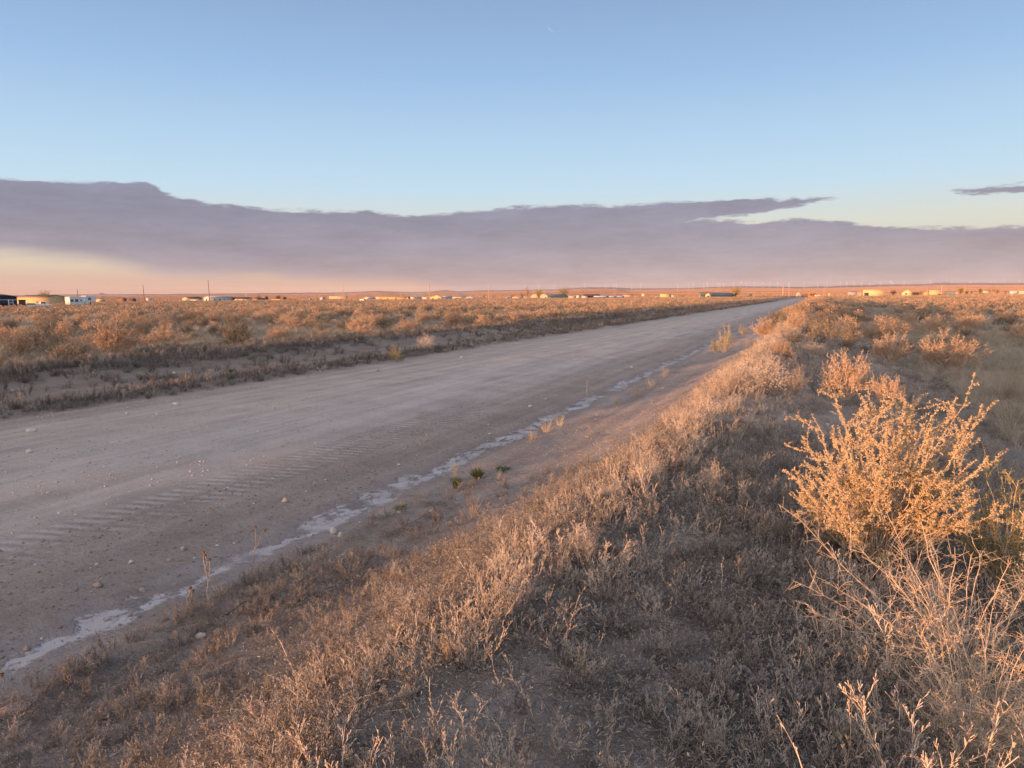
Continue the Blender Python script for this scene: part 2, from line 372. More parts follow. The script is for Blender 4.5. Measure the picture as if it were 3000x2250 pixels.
    h = t.math('ADD', h, t.math('MULTIPLY', t.math('MULTIPLY', trk, bars), 0.0045))
    nb = t.bump(h, 1.0, 1.0)
    # far off, the standing grass faces every way: scatter the normals
    jit = t.vmath('MULTIPLY', t.vmath('SUBTRACT', t.noise(flat, 2.3, 2, 0.8, color=True), (0.5, 0.5, 0.5)), (13.0, 13.0, 0.0))
    jit = t.vmath('MULTIPLY', jit, t.comb(t.smooth(r, 150.0, 700.0), t.smooth(r, 150.0, 700.0), 0.0))
    t.inp(b.inputs['Normal'], t.vmath('NORMALIZE', t.vmath('ADD', nb, jit)))
    return m
EARTH = earth_material()

def lines(segs):
    out = []
    for a, b2, n in segs: out += list(np.linspace(a, b2, n, endpoint=False))
    return out
def geo(a, b2, n): return list(a*(b2/a)**(np.arange(n)/n))
def sheet(name, xs, ys, label):
    xs = np.array(xs); ys = np.array(ys); X, Y = np.meshgrid(xs, ys); Z = hz(X, Y)
    nx, ny = len(xs), len(ys); i = np.arange((ny-1)*(nx-1)); rr = i//(nx-1); cc = i % (nx-1); a = rr*nx+cc
    me = mkmesh(name, np.stack([X.ravel(), Y.ravel(), Z.ravel()], 1), np.stack([a, a+1, a+nx+1, a+nx], 1), EARTH, smooth=True)
    return tag(link(name, me), label, kind='structure')
ys = [-v for v in geo(20, 3000, 26)][::-1]; ys = [-3000]+ys[1:]
ys = sorted(set(np.round(ys, 3)))+lines([(-20+1, 0, 40)])
y = 0.0; st = 0.05
while y < 700: ys.append(y); y += max(0.05, 0.0085*y)
ys += geo(y, 11800, 90)+[11800]
xl = [-v for v in geo(26, 13000, 80)][::-1]
xl = [-13000]+xl[1:]
xs_left = xl[:-1]+lines([(-26, -21.6, 20), (-21.6, -14.2, 66)])+[-14.2]
xs_road = lines([(-14.2, -7.4, 34), (-7.4, -5.45, 28)])+[-5.45]
xs_right = lines([(-5.45, 3.0, 130), (3.0, 10.0, 40)])+geo(10, 13000, 85)+[13000]
sheet('ground', xs_left, ys, 'shaded scrubland soil left of the gravel road running out to the far plain')
road = sheet('dirt_road', xs_road, ys, 'wide graded gravel road running straight to the horizon')
sheet('ground', xs_right, ys, 'dirt berm, salt-crusted ditch and field right of the gravel road')

# far ridge behind the plain
def ridge():
    m, t, b = new_mat('ridge', 0.95)
    pos = t.node('ShaderNodeNewGeometry').outputs['Position']
    n = t.noise(t.vmath('MULTIPLY', pos, (0.0009, 0.0009, 0.012)), 1.0, 5, 0.6)
    t.inp(b.inputs['Base Color'], t.ramp(n, [(0.35, (0.26, 0.18, 0.18)), (0.6, (0.42, 0.28, 0.24)), (0.75, (0.34, 0.24, 0.22))]))
    nn = t.node('ShaderNodeNewGeometry').outputs['Normal']
    jit = t.vmath('MULTIPLY', t.vmath('SUBTRACT', t.noise(pos, 1.3, 2, 0.8, color=True), (0.5, 0.5, 0.5)), (7.0, 7.0, 0.0))
    t.inp(b.inputs['Normal'], t.vmath('NORMALIZE', t.vmath('ADD', nn, jit)))
    A = np.radians(np.linspace(-100, 70, 900)); Rr = np.array([11400, 11900, 12400, 12900, 13600, 15000, 18000.])
    prof = np.array([0.70, 0.86, 0.97, 1.0, 0.9, 0.6, 0.0])
    V = []
    for r, p in zip(Rr, prof):
        e = np.interp(A, SK_AZ, SK_EL)
        hgt = (np.tan(e)*12900+EYE)*p*(1+0.10*vnoise(A*90, r*0.001+A*0, 31)*(p < 1))
        hgt = hgt+(2.5*vnoise(A*260, A*0, 33) if p == 1.0 else 0)
        if r == 11400: hgt = hgt-25
        V.append(np.stack([np.sin(A)*r, np.cos(A)*r, hgt], 1))
    V = np.concatenate(V); n = len(A); i = np.arange((len(Rr)-1)*(n-1)); a = (i//(n-1))*n+i % (n-1)
    tag(link('hills', mkmesh('hills', V, np.stack([a, a+1, a+n+1, a+n], 1), m, smooth=True)), 'low mauve ridge along the horizon', kind='structure')
ridge()
#==PART3==
# ------------------------------------------------------------------ plant building
def unit(v): return v/np.maximum(np.linalg.norm(v, axis=-1, keepdims=True), 1e-9)
class Geo:
    def __init__(s): s.V = []; s.F3 = []; s.F4 = []; s.n = 0; s.m3 = []; s.m4 = []
    def add(s, V, F, m):
        V = np.asarray(V, float).reshape(-1, 3); F = np.asarray(F)
        s.V.append(V)
        (s.F4 if F.shape[1] == 4 else s.F3).append(F+s.n); (s.m4 if F.shape[1] == 4 else s.m3).append(np.full(len(F), m))
        s.n += len(V)
    def segs(s, P0, P1, r0, r1, m=0, sides=3):
        P0 = np.atleast_2d(P0); P1 = np.atleast_2d(P1); n = len(P0)
        if n == 0: return
        r0 = np.broadcast_to(np.asarray(r0, float), (n,)); r1 = np.broadcast_to(np.asarray(r1, float), (n,))
        d = unit(P1-P0); ref = np.where(np.abs(d[:, 2:3]) > 0.9, np.array([[1., 0, 0]]), np.array([[0, 0, 1.]]))
        u_ = unit(np.cross(d, ref)); v_ = np.cross(d, u_)
        V = np.zeros((n, 2*sides, 3))
        for k in range(sides):
            a = 2*math.pi*k/sides; o = u_*math.cos(a)+v_*math.sin(a)
            V[:, k] = P0+o*r0[:, None]; V[:, sides+k] = P1+o*r1[:, None]
        base = (np.arange(n)*2*sides)[:, None]
        F = np.concatenate([base+np.array([[k, (k+1) % sides, sides+(k+1) % sides, sides+k]]) for k in range(sides)])
        s.add(V, F, m)
    def leaves(s, C, D, size, wid, m=1, rng=None, fold=0.25):
        """narrow folded leaves: two triangles meeting on the midrib"""
        C = np.atleast_2d(C); n = len(C)
        if n == 0: return
        D = unit(np.atleast_2d(D)); size = np.broadcast_to(np.asarray(size, float), (n,))[:, None]; wid = np.broadcast_to(np.asarray(wid, float), (n,))[:, None]
        r = rng.normal(size=(n, 3)); sd_ = unit(np.cross(D, r)); nn = np.cross(D, sd_)
        mid = C+D*size*0.5
        V = np.stack([C, mid+sd_*wid*0.5+nn*wid*fold, C+D*size, mid-sd_*wid*0.5+nn*wid*fold], 1)
        b = (np.arange(n)*4)[:, None]
        s.add(V, np.concatenate([b+np.array([[0, 1, 2]]), b+np.array([[0, 2, 3]])]), m)
    def mesh(s, name, mats, smooth=False):
        F = []; M = []
        if s.F3: F.append(np.concatenate(s.F3)); M.append(np.concatenate(s.m3))
        if s.F4: F.append(np.concatenate(s.F4)); M.append(np.concatenate(s.m4))
        return mkmesh(name, np.concatenate(s.V), F, mats, np.concatenate(M), smooth)

def sph(rng, n):
    v = rng.normal(size=(n, 3)); return unit(v)
def stem_path(rng, p, d, L, n, wob, lift=0.0):
    P = [np.array(p, float)]; d = np.array(d, float)
    for i in range(n):
        d = d+rng.normal(size=3)*wob+np.array([0, 0, lift]); d = d/np.linalg.norm(d); P.append(P[-1]+d*L/n)
    return np.array(P)

M_STEM = mat_plant('dry_stem', [(0.0, (0.20, 0.16, 0.125)), (0.5, (0.37, 0.305, 0.245)), (1.0, (0.60, 0.52, 0.43))])
M_TIP = mat_plant('dry_tip', [(0.0, (0.38, 0.305, 0.24)), (0.4, (0.56, 0.465, 0.375)), (0.8, (0.74, 0.64, 0.54)), (1.0, (0.84, 0.76, 0.67))])
M_DARK = mat_plant('dead_dark', [(0.0, (0.09, 0.08, 0.072)), (0.5, (0.165, 0.147, 0.13)), (1.0, (0.28, 0.25, 0.22))])
M_DTIP = mat_plant('dead_dark_tip', [(0.0, (0.24, 0.215, 0.19)), (0.5, (0.38, 0.345, 0.305)), (1.0, (0.56, 0.51, 0.46))])
M_STRAW = mat_plant('straw', [(0.0, (0.36, 0.30, 0.22)), (0.5, (0.50, 0.43, 0.33)), (1.0, (0.66, 0.58, 0.46))], trans=0.15)
M_BARK = mat_plant('pale_bark', [(0.0, (0.44, 0.34, 0.25)), (0.5, (0.62, 0.50, 0.38)), (1.0, (0.76, 0.64, 0.52))])
M_GOLD = mat_plant('gold_leaf', [(0.0, (0.48, 0.37, 0.22)), (0.5, (0.64, 0.495, 0.315)), (1.0, (0.76, 0.61, 0.41))], trans=0.15)
M_SAGE = mat_plant('tan_leaf', [(0.0, (0.27, 0.19, 0.135)), (0.35, (0.41, 0.285, 0.195)), (0.7, (0.52, 0.365, 0.245)), (1.0, (0.39, 0.31, 0.225))], trans=0.12)
M_GREY = mat_plant('grey_leaf', [(0.0, (0.19, 0.165, 0.13)), (0.5, (0.29, 0.25, 0.19)), (1.0, (0.40, 0.35, 0.26))], trans=0.1)
M_GREEN = mat_plant('green_leaf', [(0.0, (0.06, 0.10, 0.03)), (0.5, (0.10, 0.16, 0.05)), (1.0, (0.16, 0.22, 0.08))], trans=0.15)
M_OLIVE = mat_plant('olive_leaf', [(0.0, (0.20, 0.19, 0.08)), (0.5, (0.32, 0.28, 0.12)), (1.0, (0.44, 0.37, 0.17))], trans=0.15)

def weed(seed, h, nst, spread, dens=1.0, m0=0, m1=1, rs=0.00115, lean=None):
    """dried forb: branching stems carrying short blunt upright twiglets"""
    rng = np.random.default_rng(seed); g = Geo()
    for k in range(nst):
        a = rng.uniform(0, 2*math.pi); t = rng.uniform(0.05, spread)
        d = np.array([math.cos(a)*t, math.sin(a)*t, 1.0]); L = h*rng.uniform(0.55, 1.1)
        base = np.array([math.cos(a), math.sin(a), 0])*rng.uniform(0, 0.25*h)
        P = stem_path(rng, base-np.array([0, 0, 0.02]), d, L, 6, 0.13)
        rr = np.linspace(rs*1.3, rs*0.7, 7); g.segs(P[:-1], P[1:], rr[:-1], rr[1:], m0)
        nb = int(rng.uniform(7, 12)*dens)
        for j in range(nb):
            f = rng.uniform(0.25, 1.0)*5.9; i = int(f); p = P[i]+(P[i+1]-P[i])*(f-i)
            ax = unit(P[i+1]-P[i]); q = sph(rng, 1)[0]; dd = unit(ax*0.7+q*0.65+np.array([0, 0, 0.35]))
            Lb = L*rng.uniform(0.10, 0.30); Q = stem_path(rng, p, dd, Lb, 3, 0.16, 0.06)
            g.segs(Q[:-1], Q[1:], rs*0.8, rs*0.6, m0)
            nl = int(rng.uniform(4, 9)*dens)
            tt = rng.uniform(0.1, 1.0, nl)*2.99; ii = tt.astype(int); C = Q[ii]+(Q[ii+1]-Q[ii])*(tt-ii)[:, None]
            D = unit(unit(Q[ii+1]-Q[ii])+sph(rng, nl)*0.75+np.array([0, 0, 0.3]))
            Ls = rng.uniform(0.006, 0.016, nl)
            g.segs(C, C+D*Ls[:, None], rs*0.9, rs*1.15, m1)
        g.segs(P[-2:-1], P[-1:], rs*1.5, rs*1.2, m1)
    return g
def litter(seed, r):
    """low mat of broken twigs lying near the ground"""
    rng = np.random.default_rng(seed); g = Geo(); n = 130
    P = np.stack([rng.normal(size=n)*r*0.5, rng.normal(size=n)*r*0.5, rng.uniform(0, 0.05, n)], 1)
    D = sph(rng, n); D[:, 2] = np.abs(D[:, 2])*0.7; L = rng.uniform(0.03, 0.10, n)
    g.segs(P, P+D*L[:, None], 0.0013, 0.001, 0)
    n2 = 160; P = np.stack([rng.normal(size=n2)*r*0.5, rng.normal(size=n2)*r*0.5, rng.uniform(0, 0.07, n2)], 1); D = sph(rng, n2)
    g.segs(P, P+D*0.014, 0.0014, 0.0017, 1)
    return g
def tuft(seed, h, n, spread, w=0.0032, droop=0.35, m=0):
    """bunch grass: curved tapering blades"""
    rng = np.random.default_rng(seed); g = Geo()
    a = rng.uniform(0, 2*math.pi, n); t = rng.uniform(0.02, spread, n); L = h*rng.uniform(0.45, 1.1, n)
    r0 = rng.uniform(0, 0.16*h, n)
    P = np.stack([np.cos(a)*r0, np.sin(a)*r0, np.full(n, -0.01)], 1)
    D = unit(np.stack([np.cos(a)*t, np.sin(a)*t, np.ones(n)], 1)+rng.normal(size=(n, 3))*0.08)
    W = np.full(n, w)*rng.uniform(0.7, 1.3, n)
    for k in range(4):
        Q = P+D*(L/4)[:, None]; W2 = W*(0.85 if k < 3 else 0.3)
        g.segs(P, Q, W*0.5, W2*0.5, m)
        P = Q; W = W2; D = unit(D+np.stack([np.cos(a), np.sin(a), -np.ones(n)*0.8], 1)*droop*rng.uniform(0.1, 0.6, n)[:, None]+rng.normal(size=(n, 3))*0.07)
    return g
def bush(seed, R=0.6, H=0.8, nst=26, twigs=9, nleaf=16, ls=0.03, lw=0.014, r0=0.007, gap=0.35, m0=0, m1=1, flat=0.0, leaf_from=0.35):
    """rounded desert shrub: stems fan from the root crown, twigs fill the shell, leaves sit on the outer twigs"""
    rng = np.random.default_rng(seed); g = Geo()
    S = []; lobes = unit(rng.normal(size=(7, 3))); lobes[:, 2] = np.abs(lobes[:, 2])
    for k in range(nst):
        a = rng.uniform(0, 2*math.pi); up = rng.uniform(0.0, 1.0)**0.8
        tgt = np.array([math.cos(a)*R*math.sqrt(max(0, 1-up*up*0.95)), math.sin(a)*R*math.sqrt(max(0, 1-up*up*0.95)), H*(0.25+0.75*up)])
        lob = np.max(lobes@unit(tgt)); tgt = tgt*rng.uniform(0.72, 1.05)*(1-gap*(1-lob)*1.6)
        b = np.array([math.cos(a), math.sin(a), 0])*R*rng.uniform(0.0, 0.14)
        n = 6; P = b+(tgt-b)*np.linspace(0, 1, n+1)[:, None]**np.array([[1.15, 1.15, 0.9]]); P[1:-1] += rng.normal(size=(n-1, 3))*R*0.035; P[0, 2] = -0.03
        rr = np.linspace(r0, r0*0.35, n+1); g.segs(P[:-1], P[1:], rr[:-1], rr[1:], m0)
        for j in range(twigs):
            f = rng.uniform(leaf_from, 1.0)**0.8*(n-0.01); i = int(f); p = P[i]+(P[i+1]-P[i])*(f-i)
            dd = unit(unit(P[i+1]-P[i])*0.5+sph(rng, 1)[0]*0.85+np.array([0, 0, 0.35])); L = R*rng.uniform(0.16, 0.42)
            Q = stem_path(rng, p, dd, L, 3, 0.2, 0.04); g.segs(Q[:-1], Q[1:], r0*0.32, r0*0.2, m0)
            if nleaf:
                nl = int(nleaf*rng.uniform(0.6, 1.3)); tt = rng.uniform(0.15, 1.0, nl)*2.99; ii = tt.astype(int)
                C = Q[ii]+(Q[ii+1]-Q[ii])*(tt-ii)[:, None]+sph(rng, nl)*ls*0.35
                D = unit(unit(Q[ii+1]-Q[ii])*0.5+sph(rng, nl)); g.leaves(C, D, rng.uniform(0.6, 1.2, nl)*ls, lw, m1, rng)
    return g
def simple_bush(seed, R, H, n, ls, m0=0, m1=1):
    """for the far scrub: leaf clumps through a low dome over a few stems"""
    rng = np.random.default_rng(seed); g = Geo()
    d = sph(rng, n); d[:, 2] = np.abs(d[:, 2]); rr = rng.uniform(0.35, 1.0, n)**0.5
    lob = np.max(d@unit(rng.normal(size=(5, 3))+np.array([0, 0, .6])).T, axis=1)
    C = d*rr[:, None]*np.array([R, R, H])*(0.70+0.38*lob)[:, None]
    g.leaves(C, unit(d+sph(rng, n)*0.9), rng.uniform(0.6, 1.3, n)*ls, ls*0.55, m1, rng)
    k = 10; a = rng.uniform(0, 2*math.pi, k)
    g.segs(np.zeros((k, 3)), np.stack([np.cos(a)*R*.6, np.sin(a)*R*.6, np.full(k, H*.75)], 1), 0.02, 0.008, m0)
    return g

# ---- scattering (ground cover nobody could count) : points carry rotation, scale and which plant
def scatter(name, label, protos, P, rz, sc, idx, tilt=None):
    c = bpy.data.collections.new(name+'_plants')
    for i, (me) in enumerate(protos):
        o = bpy.data.objects.new('plant_kind_%02d' % i, me); c.objects.link(o)
    me = bpy.data.meshes.new(name); n = len(P)
    me.vertices.add(n); me.vertices.foreach_set('co', np.asarray(P, np.float32).ravel())
    rot = np.zeros((n, 3), np.float32); rot[:, 2] = rz
    if tilt is not None: rot[:, :2] = tilt
    at = me.attributes.new('rot', 'FLOAT_VECTOR', 'POINT'); at.data.foreach_set('vector', rot.ravel())
    sc = np.asarray(sc, np.float32); sc3 = np.repeat(sc[:, None], 3, 1) if sc.ndim == 1 else sc
    at = me.attributes.new('scl', 'FLOAT_VECTOR', 'POINT'); at.data.foreach_set('vector', sc3.ravel())
    at = me.attributes.new('pick', 'INT', 'POINT'); at.data.foreach_set('value', np.asarray(idx, np.int32))
    o = link(name, me); tag(o, label, kind='stuff')
    ng = bpy.data.node_groups.new(name, 'GeometryNodeTree')
    ng.interface.new_socket('Geometry', in_out='INPUT', socket_type='NodeSocketGeometry')
    ng.interface.new_socket('Geometry', in_out='OUTPUT', socket_type='NodeSocketGeometry')
    N = ng.nodes; L = ng.links
    gi = N.new('NodeGroupInput'); go = N.new('NodeGroupOutput'); ip = N.new('GeometryNodeInstanceOnPoints')
    ci = N.new('GeometryNodeCollectionInfo'); ci.inputs['Collection'].default_value = c; ci.inputs['Separate Children'].default_value = True; ci.inputs['Reset Children'].default_value = True
    def attr(nm, typ):
        a = N.new('GeometryNodeInputNamedAttribute'); a.data_type = typ; a.inputs['Name'].default_value = nm; return a.outputs['Attribute']
    er = N.new('FunctionNodeEulerToRotation'); L.new(attr('rot', 'FLOAT_VECTOR'), er.inputs[0])
    L.new(gi.outputs[0], ip.inputs['Points']); L.new(ci.outputs[0], ip.inputs['Instance']); ip.inputs['Pick Instance'].default_value = True
    L.new(attr('pick', 'INT'), ip.inputs['Instance Index']); L.new(er.outputs[0], ip.inputs['Rotation']); L.new(attr('scl', 'FLOAT_VECTOR'), ip.inputs['Scale'])
    L.new(ip.outputs[0], go.inputs[0])
    md = o.modifiers.new('scatter', 'NODES'); md.node_group = ng
    return o
RNG = np.random.default_rng(77)
def inview(x, y, margin=260, back=0.0):
    q = np.stack([x, y, np.full(len(x), -EYE+0.3)], 1); zz = q@Fv
    px = CX+FPX*(q@Rv)/np.maximum(zz, 0.01)
    return (zz > 0.3) & (px > -margin) & (px < 3000+margin)
def pts_in(x0, x1, y0, y1, dens, fn=None, rng=RNG):
    n = int((x1-x0)*(y1-y0)*dens); x = rng.uniform(x0, x1, n); y = rng.uniform(y0, y1, n)
    k = inview(x, y)
    if fn is not None: k &= rng.uniform(size=n) < fn(x, y)
    x = x[k]; y = y[k]; return x, y
def put(name, label, protos, xy, s0, s1, ntype=None, smul=None, tiltamt=0.12, pickfn=None):
    x, y = xy; n = len(x); z = hz(x, y); sc = RNG.uniform(s0, s1, n)
    if smul is not None: sc = sc*smul(x, y)
    idx = RNG.integers(0, len(protos), n) if pickfn is None else pickfn(x, y)
    return scatter(name, label, protos, np.stack([x, y, z-0.01], 1), RNG.uniform(0, 6.28, n), sc, idx, RNG.normal(size=(n, 2))*tiltamt)

weeds = [weed(10+i, h, n, sp).mesh('weed_%d' % i, [M_STEM, M_TIP]) for i, (h, n, sp) in enumerate([(0.22, 9, 0.6), (0.30, 7, 0.5), (0.18, 12, 0.8), (0.36, 5, 0.3), (0.26, 10, 0.7), (0.13, 12, 1.0), (0.30, 3, 0.3), (0.10, 14, 1.4), (0.46, 2, 0.5), (0.24, 14, 0.9), (0.15, 6, 1.8)])]
dweeds = [weed(30+i, h, n, sp, 1.1).mesh('dark_weed_%d' % i, [M_DARK, M_DTIP]) for i, (h, n, sp) in enumerate([(0.18, 9, 0.8), (0.22, 8, 0.6), (0.14, 10, 1.0)])]
lits = [litter(50+i, 0.28).mesh('litter_%d' % i, [M_DARK, M_DTIP]) for i in range(3)]
tufts = [tuft(60+i, h, n, sp).mesh('tuft_%d' % i, [M_STRAW]) for i, (h, n, sp) in enumerate([(0.34, 60, 0.55), (0.45, 50, 0.4), (0.28, 80, 0.8)])]

# foreground and berm
cl = lambda x, y, s, k: vnoise(x*s, y*s, k)+0.5
def berm_d(x, y):
    d = sstep(x, -2.15, -1.6)*(1-sstep(x, 3.0, 5.5))
    d = np.maximum(d, 1.0*sstep(x, -4.7, -4.1)*sstep(-y, -6.0, -4.0)*(x < -1.9))
    d = np.maximum(d, 0.05*(x < -1.9)*(x > -4.5))
    return d*(0.5+0.8*sstep(cl(x, y, 1.1, 41), 0.25, 0.75))
nearw = pts_in(-4.7, 5.0, 0.6, 9, 80, berm_d); midw = pts_in(-4.7, 6.0, 9, 24, 44, berm_d); farw = pts_in(-4.7, 7.0, 24, 70, 14, berm_d)
xy = [np.concatenate([a, b, c]) for a, b, c in zip(nearw, midw, farw)]
ridge_up = lambda x, y: (0.52+0.48*sstep(x, -2.3, -1.7))*(0.60+0.40*np.exp(-((x+1.25)/0.45)**2)+1.0*sstep(x, -0.3, 0.5)*(1-sstep(y, 3.2, 5.5)))*(1+0.35*sstep(y, 12, 40))
put('dry_weeds', 'dense dry twiggy weeds covering the berm beside the road', weeds, xy, 0.38, 1.05, smul=ridge_up)
xy = [np.concatenate([a, b]) for a, b in zip(pts_in(-4.7, 5.0, 0.6, 9, 100, lambda x, y: berm_d(x, y)+(0.16+1.3*sstep(-y, -6.2, -4.0))*(x < -2)*(x > -4.6)), pts_in(-4.7, 6, 9, 26, 15, berm_d))]
put('dead_undergrowth', 'grey mat of dead stalks and broken twigs under the weeds', dweeds+lits, xy, 0.6, 1.15, smul=lambda x, y: 0.75+0.25*sstep(x, -2.3, -1.7))

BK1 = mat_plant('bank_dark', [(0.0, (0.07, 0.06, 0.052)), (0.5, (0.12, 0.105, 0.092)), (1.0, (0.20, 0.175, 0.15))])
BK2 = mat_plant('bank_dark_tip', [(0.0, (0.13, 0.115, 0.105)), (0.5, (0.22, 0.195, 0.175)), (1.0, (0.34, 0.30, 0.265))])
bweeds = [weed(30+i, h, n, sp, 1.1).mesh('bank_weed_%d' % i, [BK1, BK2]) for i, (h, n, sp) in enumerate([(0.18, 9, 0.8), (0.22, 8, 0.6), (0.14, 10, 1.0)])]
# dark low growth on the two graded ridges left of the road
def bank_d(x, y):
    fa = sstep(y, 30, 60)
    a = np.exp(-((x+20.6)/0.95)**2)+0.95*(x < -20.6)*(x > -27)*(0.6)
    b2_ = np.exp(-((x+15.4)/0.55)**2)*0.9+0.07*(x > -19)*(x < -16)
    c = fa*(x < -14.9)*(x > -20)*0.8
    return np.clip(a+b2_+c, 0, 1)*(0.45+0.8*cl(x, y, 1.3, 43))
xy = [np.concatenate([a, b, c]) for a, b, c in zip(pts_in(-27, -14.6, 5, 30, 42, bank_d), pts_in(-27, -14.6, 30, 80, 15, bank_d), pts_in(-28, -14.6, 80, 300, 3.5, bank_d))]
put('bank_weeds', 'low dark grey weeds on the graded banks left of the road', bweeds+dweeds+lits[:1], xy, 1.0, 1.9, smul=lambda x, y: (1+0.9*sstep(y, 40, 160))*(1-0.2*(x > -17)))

M_PALE = mat_plant('pale_grass', [(0.0, (0.36, 0.305, 0.23)), (0.5, (0.50, 0.44, 0.34)), (1.0, (0.66, 0.595, 0.48))], trans=0.12)
ptufts = [tuft(160+i, h, n, sp, .0042).mesh('pale_tuft_%d' % i, [M_PALE]) for i, (h, n, sp) in enumerate([(0.36, 70, 0.5), (0.48, 60, 0.4), (0.30, 90, 0.8)])]
# pale bunch grass in both fields
def grass_r(x, y): return sstep(x, 2.2, 4.2)*sstep(cl(x, y, 0.25, 47), 0.15, 0.5)
def grass_l(x, y): return (x < -22.5)*sstep(cl(x, y, 0.14, 49), 0.30, 0.68)
G1 = [pts_in(1.8, 18, 2.5, 26, 22, grass_r), pts_in(2, 34, 24, 60, 5.0, grass_r), pts_in(2, 70, 60, 130, 0.6, grass_r),
      pts_in(-60, -22, 5, 45, 3.2, grass_l), pts_in(-120, -22, 45, 110, 0.8, grass_l)]
xy = [np.concatenate([g[k] for g in G1]) for k in (0, 1)]
put('field_grass', 'pale dry bunch grass between the bushes in the fields', tufts+ptufts, xy, 0.7, 1.35, smul=lambda x, y: 1+0.5*sstep(y, 40, 130), pickfn=lambda x, y: np.where((RNG.uniform(size=len(x)) < np.where(x > 0, .85, .45)), 3, 0)+RNG.integers(0, 3, len(x)))

# standing grass of the far plain: square tracts of clumps laid over the rising ground
def plain_mat():
    m, t, b = new_mat('plain_grass', 0.9); b.inputs['Specular IOR Level'].default_value = 0.1
    pos = t.node('ShaderNodeNewGeometry').outputs['Position']; x, y, z = t.sep(pos)[:3]
    bn = t.noise(t.comb(t.math('MULTIPLY', x, 0.0004), t.math('MULTIPLY', y, 0.0021), 0.0), 1.0, 5, 0.6)
    t.inp(b.inputs['Base Color'], t.ramp(bn, [(0.34, (0.17, 0.115, 0.085)), (0.44, (0.34, 0.22, 0.155)), (0.56, (0.43, 0.29, 0.215)), (0.68, (0.29, 0.195, 0.145))])); return m
M_PL = plain_mat()
def tract(seed, size=220, n=420):
    r = np.random.default_rng(seed); g = Geo(); C = np.stack([r.uniform(-size/2, size/2, n), r.uniform(-size/2, size/2, n), np.zeros(n)], 1)
    C = np.repeat(C, 9, 0)+np.stack([r.normal(size=n*9)*1.6, r.normal(size=n*9)*1.6, r.uniform(-.2, .5, n*9)], 1)
    g.leaves(C, np.stack([r.normal(size=n*9)*.6, r.normal(size=n*9)*.6, np.abs(r.normal(size=n*9))+.5], 1), r.uniform(.8, 1.7, n*9), r.uniform(.7, 1.3, n*9), 0, r); return g.mesh('tract', [M_PL])
gx, gy = np.meshgrid(np.arange(-9800, 4200, 205.0), np.arange(300, 11600, 205.0)); gx = gx.ravel(); gy = gy.ravel(); rr_ = np.hypot(gx, gy)
k_ = inview(gx, gy, 200) & (rr_ > 760) & (rr_ < 11450); gx, gy = gx[k_]+RNG.uniform(-20, 20, k_.sum()), gy[k_]+RNG.uniform(-20, 20, k_.sum())
sx_ = np.arctan((hz(gx, gy+90)-hz(gx, gy-90))/180); sy_ = -np.arctan((hz(gx+90, gy)-hz(gx-90, gy))/180)
scatter('plain_grass', 'dry grass and low brush covering the far rising plain', [tract(900+i) for i in range(4)], np.stack([gx, gy, hz(gx, gy)], 1), np.zeros(len(gx)), np.ones(len(gx)), RNG.integers(0, 4, len(gx)), np.stack([sx_, sy_], 1))
#==PART4==
# ------------------------------------------------------------------ far things: poles, houses, trees, turbines
def aza(px): return azel(px, hor(px)-0.0)[0]
def tz(px, py, d): return float(at_depth(px, py, d)[2])
def gxy(px, d): p = at_depth(px, hor(px), d); return float(p[0]), float(p[1])
def box_g(g, x0, x1, y0, y1, z0, z1, m=0):
    V = [(x0, y0, z0), (x1, y0, z0), (x1, y1, z0), (x0, y1, z0), (x0, y0, z1), (x1, y0, z1), (x1, y1, z1), (x0, y1, z1)]
    g.add(V, [(0, 3, 2, 1), (4, 5, 6, 7), (0, 1, 5, 4), (1, 2, 6, 5), (2, 3, 7, 6), (3, 0, 4, 7)], m)
def part(name, g, mats, parent, smooth=False):
    return link(name, g.mesh(name, mats if isinstance(mats, list) else [mats], smooth), parent)
GLASS = mat_paint('window_glass', (0.05, 0.06, 0.08), 0.15, 0.1, 2, 0.6)
WHITE = mat_paint('white_paint', (0.78, 0.78, 0.77), 0.6, 0.05)
DARKM = mat_paint('dark_trim', (0.06, 0.055, 0.05), 0.7, 0.1)

